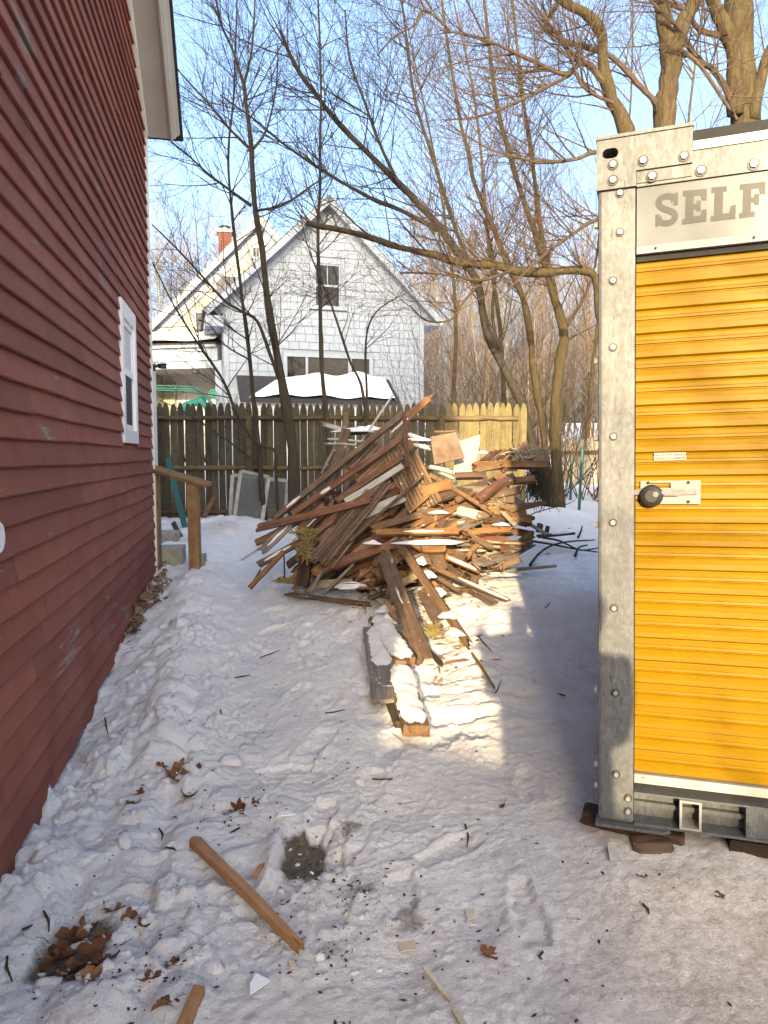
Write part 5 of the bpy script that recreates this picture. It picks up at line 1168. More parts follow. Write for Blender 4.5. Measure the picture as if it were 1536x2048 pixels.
for k in range(520):
    z_ = rc.random()
    if z_ < .5: px = rc.gauss(930, 70); py = rc.gauss(1090, 38)
    elif z_ < .8: px = rc.gauss(790, 60); py = rc.gauss(1195, 22)
    else: px = rc.gauss(860, 55); py = rc.gauss(1270, 55)
    py = min(max(py, 1010), 1400); d = dd(py) - rc.uniform(.15, .4) if py < 1180 else gnd(px, py, .02)
    p = P(px, py, d); zg = gz(p.x, p.y) + .008
    if p.z < zg: p.z = zg
    L = rc.uniform(.03, .16); w = rc.uniform(.004, .018); dv = Vector((rc.gauss(0, 1), rc.gauss(0, .7), rc.gauss(0, .35))).normalized(); e = dv.cross(Vector((0, 0, 1))).normalized() * w; n0 = len(V)
    V += [p - dv * L / 2, p + e + dv * L * rc.uniform(-.1, .1), p + dv * L / 2, p - e, p + Vector((0, 0, w * .7))]; Fc += [(n0, n0 + 1, n0 + 4), (n0 + 1, n0 + 2, n0 + 4), (n0 + 2, n0 + 3, n0 + 4), (n0 + 3, n0, n0 + 4), (n0, n0 + 3, n0 + 2, n0 + 1)]
tag(obj('wood_splinters', mesh('wood_splinters', V, Fc, wood('splinter_wood', (0.30, 0.19, 0.10), (0.12, 0.07, 0.04), (0.34, 0.30, 0.24), vary=0))), 'small splinters and chips strewn through and below the pile', 'splinters', kind='stuff')
# slatted barrel and brush at the right end
rb = random.Random(5)
for k in range(8): bd('%s slat from the left in the curved row at the pile end' % ORD[k], (1046 + 7 * k, 928), (1030 + 8.5 * k, 884 + 3.0 * abs(k - 2)), 8, 'tan', (.35, .62), .02, group='curved row of slats')
V = []; Fc = []
for k in range(150):
    p = P(rb.uniform(1058, 1100), rb.uniform(930, 975), rb.uniform(7.6, 8.0)); q = p + Vector((rb.uniform(-.12, .12), rb.uniform(-.1, .1), rb.uniform(-.3, -.1))); mm = (p + q) / 2 + Vector((rb.uniform(-.05, .05), 0, 0))
    v, f = tube([p, mm, q], [.005, .005, .003], 3); n0 = len(V); V += v; Fc += [tuple(i + n0 for i in t) for t in f]
tag(obj('brush_bundle', mesh('brush_bundle', V, Fc, M['bark'])), 'bundle of dry brush hanging at the pile right end', 'brush', kind='stuff')
# snow lying on the pile
def snowcap(px, py, d, rx, ry, h, seed, tilt=(0, 0, 1), rot=0.0):
    rr = random.Random(seed); V = []; Fc = []; nu, nv = 22, 7; c = P(px, py, d); z_ = Vector(tilt).normalized(); x_ = Vector((math.cos(rot), math.sin(rot), 0)); x_ = (x_ - z_ * x_.dot(z_)).normalized(); y_ = z_.cross(x_); ph = [rr.uniform(0, 6) for _ in range(4)]
    for j in range(nv + 1):
        for i in range(nu):
            th = 2 * math.pi * i / nu; t = j / nv; k = 1 + .22 * math.sin(2 * th + ph[0]) + .16 * math.sin(3 * th + ph[1]) + .1 * math.sin(5 * th + ph[2]) + .07 * math.sin(9 * th + ph[3])
            hh = h * (1 - t ** 2.4) * (1 + .25 * math.sin(th * 2 + ph[1] + 3 * t)) - .01 * t; r = t * k
            V.append(c + x_ * (rx * r * math.cos(th)) + y_ * (ry * r * math.sin(th)) + z_ * hh)
    for j in range(nv):
        for i in range(nu): a = j * nu + i; b_ = j * nu + (i + 1) % nu; Fc.append((a, a + nu, b_ + nu, b_))
    return V, Fc
def snowlayer(label, t0, t1, wf, th, seed, side=1, yo=0.0):
    o, L, W, T = DIM[label]; nx = max(6, int(L * (t1 - t0) / .03)); ny = 8; V = []; Fc = []; rr = random.Random(seed); a = [rr.uniform(0, 6) for _ in range(6)]
    for i in range(nx + 1):
        t = i / nx; e = min(1, t * nx / 3, (1 - t) * nx / 3); x = L * (t0 + (t1 - t0) * t)
        ww = W * wf * (.84 + .05 * math.sin(x * 11 + a[0]) + .05 * math.sin(x * 37 + a[1]) + .05 * math.sin(x * 83 + a[2]) + rr.uniform(-.05, .05)) * (.55 + .45 * e); cy = W * (yo + .03 * math.sin(x * 7 + a[3]))
        for j in range(ny + 1):
            u = 2 * j / ny - 1; h = th * (1 - abs(u) ** 3) * (.25 + .75 * e) * (.8 + .25 * math.sin(x * 19 + u * 2 + a[4]) + .2 * math.sin(x * 43 - 3 * u + a[5]))
            V.append(o.matrix_world @ Vector((x + .006 * math.sin(9 * u + a[1]), cy + u * ww / 2, side * (T / 2 + h + .003 * (1 - abs(u)) - .002 + .012 * math.sin(math.pi * i / nx) * 0))))
    for i in range(nx):
        for j in range(ny): q = i * (ny + 1) + j; Fc.append((q, q + 1, q + ny + 2, q + ny + 1))
    return V, Fc
lay = [('snow covered timber, the upper of two in front', 0, .97, 1.25, .03, 1), ('snow covered timber with orange sawn end nearest the camera', 0, .97, 1.2, .03, 2), ('grey torn panel lying beside the snow covered timbers', 0, .6, .9, .012, 3),
       ('long brown board running down right onto the snow', .35, .97, .7, .014, 4), ('snow topped board right of the plywood scrap', .1, .9, 1.0, .016, 5), ('long orange brown beam with snow below it', .35, .8, .5, .015, 6), ('snowy grey sheet lying on the pile top behind the rails', .0, .9, .9, .04, 7),
       ('snowy white laths heap left of the plywood', 0, .9, 1.0, .02, 8), ('white snowy board under the white heap', 0, .9, 1.0, .02, 9), ('splintered orange board pointing highest above the fence', .1, .5, .5, .02, 10), ('brown slanting rail just under the topmost rail', .25, .33, .9, .03, 11), ('longest brown rail on the pile, topmost of the slanting rails', .10, .2, .8, .02, 12),
       ('grey snow dusted board between brown boards at pile left', .2, .9, .5, .012, 13), ('brown board sloping down to the snow above the fork ended one', .1, .5, .5, .015, 14), ('dark flat board with snow lying right of the blocks', .4, .95, .8, .02, 15), ('tan plank pointing up right at the pile middle', .05, .3, .7, .02, 16), ('brown board under the pale splintered one', .1, .6, .5, .015, 17), ('widest brown plank sliding down toward the camera, split along its side', .35, .6, .22, .015, 18)]
caps = [(862, 1084, 5.92, .25, .13, .02, 1), (842, 1122, 5.75, .06, .12, .03, 6), (855, 1150, 5.6, .06, .12, .03, 7), (872, 1185, 5.38, .07, .14, .03, 8), (893, 1226, 5.14, .08, .16, .025, 9), (908, 1262, 4.97, .07, .12, .02, 10),
        (705, 862, 7.45, .20, .14, .03, 11), (835, 880, 7.3, .16, .10, .03, 12), (700, 1172, 5.95, .14, .08, .03, 15), (965, 905, 7.5, .07, .05, .02, 23), (1004, 1048, 6.2, .09, .05, .015, 24), (880, 1024, 6.35, .08, .05, .015, 25), (745, 1085, 6.0, .08, .05, .02, 27), (1000, 1148, 6.4, .2, .08, .015, 30), (775, 1218, 5.5, .09, .08, .03, 32), (773, 1240, 5.22, .07, .08, .04, 33), (782, 1262, 5.1, .05, .06, .03, 34)]
tag(obj('snow_on_debris', mesh('snow_on_debris', *join(*[snowcap(*c) for c in caps], *[snowlayer(*q) for q in lay]), M['cleansnow'], True)), 'patches of white snow lying on the debris boards', 'snow', kind='stuff')

# ------------------------------------------------------------------ loose things in the foreground
def fg_board(label, pa, pb, w, m, T=.02, h=.03, jag=.02, taper=None):
    p, q = GP(*pa, h), GP(*pb, h); p.z = max(p.z, gz(p.x, p.y) + T / 2); q.z = max(q.z, gz(q.x, q.y) + T / 2); L = (q - p).length; W = w * (p.y + q.y) / 2 / F; seedc[0] += 1
    o = obj('board', board_mesh(L, W, T, seedc[0], jag, .004, 10, 3, m, taper)); o.matrix_world = axes(p, q, Vector((0, 0, 1))); tag(o, label, 'board'); return o
M['newwood'] = wood('wood_new_split', (0.42, 0.24, 0.11), (0.28, 0.14, 0.06), (0.34, 0.20, 0.1), vary=.05)
M['palewood'] = wood('wood_pale_split', (0.62, 0.55, 0.42), (0.45, 0.38, 0.27), vary=.05)
fg_board('long pointed brown stake lying diagonally on the foreground snow', (388, 1690), (609, 1903), 26, 'newwood', .028, .02, .05, .55)
fg_board('yellowish board end cut off by the bottom edge', (402, 1984), (362, 2075), 26, 'newwood', .03, .02, .02)
fg_board('pale curved wood splinter near the bottom middle', (848, 1932), (906, 2006), 11, 'palewood', .008, .01, .05, .6)
fg_board('second pale splinter cut by the bottom edge', (908, 2020), (930, 2055), 12, 'palewood', .01, .01, .02)
fg_board('weathered brown strip leaning on snow against the red wall', (166, 1438), (152, 1490), 10, 'grey', .008, .02, .03)
fg_board('small brown leaf like wood chip by the bare patch', (527, 1730), (505, 1760), 13, 'newwood', .004, .02, .02)
fg_board('small dark stick lying on snow right of the timber end', (745, 1558), (785, 1558), 2.5, 'dark', .006, .008, .005)
def shard(label, pts, m, T=.004):
    Q = [GP(*p, .008) for p in pts]; c = sum(Q, Vector()) / len(Q); zc_ = gz(c.x, c.y) + .012; n = len(Q)
    V = [(q.x - c.x, q.y - c.y, rng.uniform(-.002, .002)) for q in Q]; V += [(a, b_, z_ - T) for a, b_, z_ in V]
    o = obj('plaster_shard', mesh('plaster_shard', V, [tuple(range(n)), tuple(range(2 * n - 1, n - 1, -1))] + [(i, i + n, (i + 1) % n + n, (i + 1) % n) for i in range(n)], M[m])); o.location = (c.x, c.y, zc_); tag(o, label, 'shard')
shard('white plaster shard on the snow below the diagonal stake', [(512, 1950), (540, 1962), (525, 1975), (500, 1990), (500, 1970)], 'vinyl')
shard('pale triangular chip near the tip of the diagonal stake', [(578, 1920), (590, 1925), (594, 1940), (580, 1938)], 'palewood')
shard('greenish white shard above the bare patch', [(558, 1630), (580, 1628), (592, 1634), (575, 1638), (556, 1640)], 'vinyl')
shard('flat brown stone chip in the dirty ice', [(795, 1875), (830, 1870), (832, 1886), (800, 1892)], 'palewood')
shard('pale shard on the dirty ice at lower middle', [(930, 1810), (950, 1808), (948, 1825), (935, 1830)], 'palewood')
# leaves
def leafmesh(seed, s):
    rr = random.Random(seed); n = 30; V = [(0, 0, 0)]; Fc = []; rings = (.25, .5, .75, 1.0); c1_, c2_ = rr.uniform(1.2, 2.4), rr.uniform(-1.2, 1.6); ph = rr.uniform(0, 6)
    cr = [rr.uniform(.82, 1.06) for _ in range(n)]
    for ring in rings:
        for i in range(n):
            th = 2 * math.pi * i / n; lobe = (.60 + .40 * abs(math.cos(2.5 * th)) ** .7) * (1 + (cr[i] - 1) * ring); x = s * ring * lobe * math.cos(th); y = s * ring * lobe * .85 * math.sin(th)
            a = y * c1_ / s; rad_ = s / c1_; yy = rad_ * math.sin(a); zz = rad_ * (1 - math.cos(a)); b_ = x * c2_ / s
            V.append((x * math.cos(b_ * .5), yy, zz + x * math.sin(b_ * .5) * .6 + s * .07 * ring * math.sin(5 * th + ph) + rr.uniform(-.03, .03) * s * ring))
    for i in range(n):
        j = (i + 1) % n; Fc.append((0, 1 + i, 1 + j))
        for k in range(3): a = 1 + k * n; Fc.append((a + i, a + n + i, a + n + j, a + j))
    v2, f2 = tube([(s * .8, 0, s * .1), (s * 1.2, .02 * s, s * .25), (s * 1.7, .2 * s, s * .2)], [s * .03, s * .025, s * .018], 4); k = len(V)
    return mesh('dead_leaf', V + [tuple(q) for q in v2], Fc + [tuple(i + k for i in t) for t in f2], M['leaf'], True)
lv = [(350, 1555, .055, 'large curled brown leaf, the middle of the trio on snow'), (375, 1590, .045, 'brown leaf folded at the lower end of the trio'), (322, 1530, .03, 'small pale leaf tip topmost of the trio'), (264, 1602, .04, 'flat brown leaf left of the leaf trio'), (277, 1583, .027, 'small leaf just above the flat left leaf'),
      (230, 1828, .04, 'dark leaf topmost of the leaf heap at lower left'), (150, 1868, .06, 'large dark leaf in the heap at lower left'), (192, 1905, .055, 'brown leaf at the right of the lower left heap'), (120, 1890, .045, 'leaf half buried at the left of the leaf heap'), (150, 1935, .045, 'tan leaf at the foot of the leaf heap'), (118, 1950, .035, 'orange brown leaf lowest in the leaf heap'),
      (302, 1975, .025, 'small red brown leaf near the bottom left middle'), (325, 2035, .028, 'leaf with long stalk near the bottom edge'), (478, 1620, .035, 'shredded brown leaf above the diagonal stake'), (510, 1605, .02, 'tiny leaf fragment right of the shredded leaf'), (285, 1860, .022, 'tiny dark leaf right of the leaf heap'), (978, 1912, .03, 'dark curled leaf on the dirty ice'), (1285, 1752, .02, 'small reddish leaf on ice before the container'), (1438, 1792, .018, 'tiny reddish leaf at far right on the ice'), (345, 1940, .024, 'crumbled leaf between heap and bottom board'), (572, 1810, .022, 'small dark leaf scrap left of the bare patch'), (1005, 1615, .016, 'tiny leaf scrap on snow left of the container'),
      (172, 1850, .045, 'dark leaf leaning at the top right of the leaf heap'), (205, 1880, .035, 'narrow brown leaf on the right rim of the heap'), (100, 1915, .04, 'wet dark leaf at the left rim of the heap'), (175, 1925, .04, 'rust brown leaf between the two large heap leaves'), (205, 1935, .03, 'small leaf sunk in snow right of the heap'), (135, 1905, .04, 'curled dark leaf in the middle of the heap'), (185, 1975, .03, 'dark leaf scrap below the leaf heap'), (260, 1845, .028, 'small torn leaf above right of the heap'), (365, 1540, .035, 'pale brown leaf tip at the right of the trio'), (395, 1545, .022, 'small dark leaf stub right of the trio')]
for k, (px, py, s, lb) in enumerate(lv):
    p = GP(px, py); o = obj('dead_leaf', leafmesh(k + 40, s * (1.15 if 5 <= k <= 10 else 1.4))); o.location = (p.x, p.y, gz(p.x, p.y) + s * .04); o.rotation_euler = (rng.uniform(-.5, .5), rng.uniform(-.5, .5), rng.uniform(0, 6)); tag(o, lb, 'leaf', 'dead leaves on the snow')
# twigs on the snow
tg = [(318, 1650, 323, 1678), (332, 1706, 352, 1716), (480, 1660, 460, 1672), (212, 1945, 240, 1915), (15, 1930, 25, 1975), (45, 1880, 66, 1870), (88, 1840, 98, 1870), (470, 1358, 500, 1352), (440, 1420, 452, 1432), (955, 1275, 985, 1302), (990, 1390, 1003, 1360), (1090, 1218, 1100, 1208), (1285, 1810, 1298, 1832), (1086, 1900, 1085, 1912), (305, 1180, 330, 1170), (520, 1310, 560, 1300), (650, 1420, 690, 1416), (930, 1650, 934, 1690), (1130, 1395, 1115, 1390), (210, 1440, 216, 1470)]
TWL = ['dark twig curving above the diagonal stake head', 'short twig left of the diagonal stake head', 'tiny twig under the shredded leaf', 'dark twig right of the leaf heap', 'twig at the left edge beside the leaf heap', 'short dark twig just above the leaf heap', 'thin twig standing up left of the leaf heap', 'straight twig on snow halfway along the red wall', 'short twig on the path below the wall bank', 'long thin twig on sunlit snow by the splinter tip', 'bent twig beside the orange splinter tip', 'tiny twig on the shaded snow left of container post', 'short twig on the dirty ice before the container', 'upright speck of twig on the ice at lower right', 'twig among the leaf litter by the handrail', 'thin twig on the trodden path in front of the pile', 'thin twig on the path left of the timbers', 'faint upright twig on the ice at the middle', 'tiny twig on snow beside the container post', 'thin twig in the snow near the red wall strip']
for k, (a, b_, c, d_) in enumerate(tg):
    p, q = GP(a, b_), GP(c, d_); mm = (p + q) / 2; mm.x += rng.uniform(-.012, .012)
    for s_ in (p, q, mm): s_.z = gz(s_.x, s_.y) + .007
    v, f = tube([p, mm, q], [.004, .0045, .002], 5); tag(obj('twig', mesh('twig', v, f, M['twig'])), TWL[k], 'twig', 'twigs on the snow')
# branches lying on the snow right of the pile
for k, pts in enumerate([[(1062, 1082), (1100, 1088), (1150, 1098), (1195, 1104)], [(1085, 1075), (1120, 1082), (1160, 1100), (1196, 1096)], [(1075, 1110), (1095, 1095), (1130, 1084), (1190, 1080)], [(1150, 1112), (1158, 1095), (1175, 1090)], [(1060, 1130), (1075, 1110), (1090, 1098)], [(1156, 1075), (1162, 1062), (1164, 1052)]]):
    Q = [GP(*p, .05) for p in pts]; s_ = spline(Q, 3); v, f = tube(s_, [.014 - .008 * i / len(s_) for i in range(len(s_))], 6)
    tag(obj('fallen_branch', mesh('fallen_branch', v, f, M['barkdark'])), ['dark fallen branch, lowest of the tangle by the container', 'dark fallen branch crossing the middle of the tangle', 'dark fallen branch along the top of the tangle', 'short dark side twig in the branch tangle', 'bent dark branch at the left of the tangle', 'small twig sticking up out of the snow'][k], 'branch', 'fallen branches by the container')
# thin sapling twig bent over the snow bank
Q = [P(1060, 1040, 8.1), P(1064, 1028, 8.1), P(1100, 1017, 8.2), P(1135, 1008, 8.3), P(1150, 1000, 8.4)]; s_ = spline(Q, 3); v, f = tube(s_, [.008 - .005 * i / len(s_) for i in range(len(s_))], 5); tag(obj('bent_twig', mesh('bent_twig', v, f, M['barkdark'])), 'thin bent twig arching over the snow bank', 'twig')
# clumps of loose snow and crumbs
import bmesh
bm = bmesh.new(); bmesh.ops.create_icosphere(bm, subdivisions=2, radius=1); icv = [v.co.copy() for v in bm.verts]; icf = [tuple(v.index for v in f.verts) for f in bm.faces]; bm.free()
V = []; Fc = []
def clump(x, y, r, seed):
    rr = random.Random(seed); ax = [rr.uniform(.6, 1.3) for _ in range(3)]; zr_ = rr.uniform(0, 6); o = Vector((rr.uniform(0, 99), rr.uniform(0, 99), 0)); n0 = len(V); zc_ = gz(x, y) + r * .05
    q = np.array([[c.x, c.y, c.z] for c in icv]); pl = np.array([[rr.gauss(0, 1), rr.gauss(0, 1), rr.gauss(0, 1)] for _ in range(9)]); pl /= np.linalg.norm(pl, axis=1)[:, None]; k = np.minimum(1.25, (np.array([rr.uniform(.45, .9) for _ in range(9)]) / np.maximum(.05, q @ pl.T)).min(1)) * (1 + .5 * (vn(q[:, 0] * 3 + o.x + q[:, 2] * 2, q[:, 1] * 3 + q[:, 2] * 3, 4) - .5) + .3 * (vn(q[:, 0] * 7 + o.x, q[:, 1] * 7 + q[:, 2] * 7, 6) - .5))
    for i, c in enumerate(icv):
        a, b_, e = c.x * ax[0] * k[i] * r, c.y * ax[1] * k[i] * r, c.z * ax[2] * k[i] * r * .62; V.append((x + a * math.cos(zr_) - b_ * math.sin(zr_), y + a * math.sin(zr_) + b_ * math.cos(zr_), zc_ + e))
    Fc.extend([tuple(i + n0 for i in t) for t in icf])
big = [(460, 1525, .06), (355, 1540, .035), (330, 1565, .025), (250, 1700, .06), (200, 1580, .05), (180, 1730, .05), (165, 1880, .035), (205, 1870, .03), (130, 1935, .03), (165, 1960, .035), (215, 1960, .035), (180, 1930, .02), (100, 1960, .04), (640, 1920, .03), (600, 1690, .012), (330, 1250, .05), (350, 1300, .06), (300, 1330, .05), (380, 1350, .05), (260, 1400, .06), (310, 1440, .05), (350, 1420, .045), (230, 1480, .05), (865, 1425, .03), (905, 1440, .025), (420, 1940, .04), (250, 1990, .05), (380, 1280, .04)]
for k, (px, py, r) in enumerate(big): p = GP(px, py); clump(p.x, p.y, r * .8, k)
for k in range(170):
    px = rng.uniform(20, 760); py = rng.uniform(1330, 2040)
    if px < (1750 - py) * .5 + 10: continue
    p = GP(px, py); clump(p.x, p.y, rng.choice((.004, .006, .008, .01, .014, .018)) * (1.25 if px < 350 else .7), k + 100)
tag(obj('snow_clumps', mesh('snow_clumps', V, Fc, M['snow'], True)), 'loose clumps and crumbs of snow strewn over the ground', 'snow', kind='stuff')
V = []; Fc = []
for k in range(1250):
    if k < 260: px = rng.uniform(150, 1500); py = rng.uniform(1250, 2040)
    else: c = rng.choice(((470, 1620, 60, 30), (610, 1720, 45, 60), (150, 1900, 90, 80), (720, 1790, 50, 40), (660, 1900, 60, 40), (300, 1960, 90, 50), (620, 1480, 130, 90), (480, 1230, 130, 90), (900, 1850, 150, 100), (600, 1260, 60, 60), (280, 1230, 40, 80))); px = rng.gauss(c[0], c[2]); py = min(2046, rng.gauss(c[1], c[3]))
    if px < (1750 - py) * .5 + 10 or px > 1180 and py < 1720 or py < 1150: continue
    p = GP(px, py); s_ = rng.choice((.001, .0015, .002, .003, .005)); a = rng.uniform(0, 6); n0 = len(V); zz = gz(p.x, p.y) + .003; e = rng.uniform(1, 3)
    V += [(p.x + s_ * e * math.cos(a), p.y + s_ * e * math.sin(a), zz), (p.x - s_ * math.sin(a), p.y + s_ * math.cos(a), zz + .001), (p.x - s_ * e * math.cos(a), p.y - s_ * e * math.sin(a), zz + .001), (p.x + s_ * math.sin(a), p.y - s_ * math.cos(a), zz), (p.x, p.y, zz + s_ * .8)]
    Fc += [(n0, n0 + 1, n0 + 4), (n0 + 1, n0 + 2, n0 + 4), (n0 + 2, n0 + 3, n0 + 4), (n0 + 3, n0, n0 + 4)]
tag(obj('ground_debris', mesh('ground_debris', V, Fc, M['timber'])), 'fine dark bark crumbs and grit scattered on the snow', 'debris', kind='stuff')
# dry leaf litter against the foot of the red wall
V = []; Fc = []
for k in range(170):
    t = rng.random(); px = 255 + 75 * t + rng.gauss(0, 9); py = 1275 - 125 * t + rng.gauss(0, 10); p = GP(px, py); sW = (p.x - WC.x) * WN.x + (p.y - WC.y) * WN.y
    if sW < .03: p = p + WN * (.05 - sW)
    s_ = rng.uniform(.02, .045); a = rng.uniform(0, 6); n0 = len(V); zz = gz(p.x, p.y) + rng.uniform(0, .07)
    for i in range(7): th = a + i * .9; V.append((p.x + s_ * math.cos(th) * rng.uniform(.6, 1), p.y + s_ * math.sin(th) * rng.uniform(.6, 1), zz + rng.uniform(-.02, .03)))
    V.append((p.x, p.y, zz + rng.uniform(0, .02)))
    Fc += [(n0 + i, n0 + (i + 1) % 7, n0 + 7) for i in range(7)]
M['litter'] = wood('leaf_litter', (0.30, 0.21, 0.14), (0.15, 0.095, 0.055), (0.22, 0.12, 0.07), vary=.1)
tag(obj('leaf_litter', mesh('leaf_litter', V, Fc, M['litter'])), 'dry leaf litter piled against the foot of the red wall', 'leaves', kind='stuff')
# ------------------------------------------------------------------ trees
class Acc:
    def __init__(s): s.V = []; s.F = []
    def add(s, vf):
        n = len(s.V); s.V.extend(vf[0]); s.F.extend([tuple(i + n for i in t) for t in vf[1]])
def grow(acc, p, d, L, r, lev, rr, up=.08, kids=5, bend=.15):
    n = 6 if lev > 1 else (5 if lev == 1 else 3); st = L / n; pts = [p]; dirs = [d]
    for i in range(n):
        d = (d + Vector((rr.gauss(0, bend), rr.gauss(0, bend), rr.gauss(0, bend))) * .55 + Vector((0, 0, up))).normalized(); p = p + d * st; pts.append(p); dirs.append(d)
    rad = [max(.0016, r * (1 - .8 * i / n)) for i in range(n + 1)]
    acc.add(tube(pts, rad, 6 if r > .02 else (4 if r > .007 else 3)))
    if lev > 0:
        for k in range(kids):
            t = rr.uniform(.2, 1.0) * n; i = min(n - 1, int(t)); q = pts[i].lerp(pts[i + 1], t - i); b = dirs[i]
            ax = Vector((rr.gauss(0, 1), rr.gauss(0, 1), rr.gauss(0, 1))).cross(b)
            ax = ax.normalized() if ax.length > 1e-3 else b.orthogonal().normalized()
            a = math.radians(rr.uniform(22, 52)); nd_ = (b * math.cos(a) + ax * math.sin(a)).normalized()
            grow(acc, q, nd_, L * rr.uniform(.4, .75), rad[i] * .6, lev - 1, rr, up, max(2, kids - 2), bend)
def tree(name, label, limbs, seed, mtrunk, mtwig, twig=(14, 1.2, 2), cat='tree', group=None, base=None):
    """limbs: (pixel points, depth0, depth1, radii in pixels, is_trunk, number of side branches or None)"""
    rr = random.Random(seed); tr_ = Acc(); cr = Acc(); root = None
    for pts, d0, d1, rp, istr, nk in limbs:
        m = len(pts); Q = [P(px, py, d0 + (d1 - d0) * i / (m - 1)) for i, (px, py) in enumerate(pts)]
        if istr and root is None:
            Q[0].z = min(Q[0].z, g1(Q[0].x, Q[0].y) - .08); root = Q[0].copy()
        sp = spline(Q, 4); rad = [x_ * .74 * (d0 + d1) / 2 / F for x_ in lerp_list(np.interp(np.linspace(0, 1, m), np.linspace(0, 1, len(rp)), rp).tolist(), 4)]
        sp = [q + Vector((rr.gauss(0, .07), rr.gauss(0, .07), 0)) * rad[i] for i, q in enumerate(sp)]
        rad = [q * (1 + .10 * math.sin(i * .9 + seed) * (1 if istr else .5) + rr.gauss(0, .035)) for i, q in enumerate(rad)]
        (tr_ if istr else cr).add(tube(sp, rad, 14 if max(rad) > .05 else 7))
        n = int((twig[0] if nk is None else nk) * 1.35)
        for k in range(n):
            t = rr.uniform(.12 if not istr else .3, 1) * (len(sp) - 1); i = min(len(sp) - 2, int(t)); q = sp[i].lerp(sp[i + 1], t - i); b = (sp[i + 1] - sp[i]).normalized()
            ax = Vector((rr.gauss(0, 1), rr.gauss(0, .8), rr.gauss(0, .6))).cross(b); ax = ax.normalized() if ax.length > 1e-3 else b.orthogonal().normalized()
            a = math.radians(rr.uniform(30, 65)); dv = (b * math.cos(a) + ax * math.sin(a)).normalized()
            if dv.z < -.2: dv.z *= -.3; dv.normalize()
            grow(cr, q, dv, twig[1] * rr.uniform(.55, 1.25), min(rad[i] * .5, .010), twig[2], rr, .05, 5)
    t = thing(name, label, cat, Matrix.Translation(root), group)
    for nm, ac, m in (('trunk', tr_, mtrunk), ('crown', cr, mtwig)):
        me = mesh(nm, [q - root for q in ac.V], ac.F, M[m], nm == 'trunk'); obj(nm, me, t)
    return t
tree('slender_tree', 'slender dark tree rising in front of the fence by the old sashes', [
    ([(592, 985), (585, 900), (570, 800), (552, 700), (535, 600), (524, 500), (508, 400), (503, 300), (495, 230), (488, 170)], 9.7, 9.5, [18, 16, 13, 11, 9, 8, 7, 6, 5, 4.5], True, 14),
    ([(488, 170), (465, 100), (440, 40), (425, -60)], 9.5, 9.3, [4, 2], False, 9), ([(488, 170), (502, 110), (508, 40), (512, -60)], 9.5, 9.5, [3.6, 1.8], False, 9),
    ([(566, 802), (558, 760), (538, 703), (514, 642), (482, 622), (450, 602), (413, 562), (361, 505), (304, 449)], 9.7, 9.2, [5.5, 4.5, 3.5, 1.6], False, 12),
    ([(511, 422), (566, 410), (624, 371), (659, 348)], 9.6, 9.9, [3.5, 1.5], False, 6), ([(503, 412), (464, 383), (417, 348), (382, 316), (331, 273)], 9.6, 9.2, [4.5, 1.8], False, 9),
    ([(497, 295), (456, 254), (417, 207), (370, 156), (340, 120)], 9.5, 9.1, [4, 1.5], False, 9), ([(507, 297), (530, 266), (546, 211), (554, 156), (556, 90)], 9.5, 9.8, [3.5, 1.5], False, 8)], 1, 'barkdark', 'barkdark', (10, 1.1, 2))
tree('sapling', 'thin dark sapling just left of the slender tree', [([(530, 1010), (518, 900), (507, 800), (498, 700), (485, 600), (470, 480), (460, 380), (457, 300), (467, 200), (470, 120), (475, -20)], 9.9, 9.7, [7, 6, 5, 4, 3, 2.5, 2], True, 16),
    ([(500, 720), (450, 690), (420, 650), (395, 640)], 9.8, 9.6, [2.5, 1.2], False, 5)], 2, 'barkdark', 'barkdark', (10, .8, 2))
tree('sapling', 'crooked thin sapling arching left over the fence toward the red house', [([(557, 1005), (551, 940), (549, 900), (515, 887), (477, 835), (455, 780), (440, 750), (400, 693), (372, 650), (342, 600), (305, 525)], 9.8, 9.2, [5, 4.5, 4.5, 4, 3.5, 2.5, 1.6], True, 14)], 3, 'barkdark', 'barkdark', (10, .8, 2))
tree('sapling', 'thin sapling with low branch slanting across the fence boards', [([(522, 1015), (519, 940), (507, 922), (455, 881), (381, 831), (320, 800)], 9.95, 9.7, [4.5, 4, 3, 2, 1.2], True, 5)], 33, 'barkdark', 'barkdark', (5, .5, 1))
tree('sapling', 'straight dark sapling in front of the white gable window', [([(668, 960), (655, 850), (645, 760), (642, 680), (640, 600), (637, 520), (636, 440), (640, 380), (640, 300), (642, 200), (640, 100), (635, -40)], 10.0, 10.0, [6.5, 6, 5, 4, 3.2, 2.4], True, 26)], 4, 'barkdark', 'barkdark', (10, 1.0, 2))
tree('sapling', 'leaning thin sapling crossing the lower triple window', [([(745, 900), (728, 800), (700, 723), (668, 626), (650, 580), (618, 500), (600, 430)], 10.05, 9.9, [4.5, 3.8, 2.8, 2, 1.2], True, 12)], 5, 'barkdark', 'barkdark', (10, .7, 2))
tree('sapling', 'curved thin sapling bowing right below the gable', [([(738, 900), (734, 800), (731, 725), (733, 672), (744, 636), (766, 612), (800, 592)], 10.1, 10.1, [4, 3.4, 2.6, 2, 1.2], True, 8)], 6, 'barkdark', 'barkdark', (10, .6, 1))
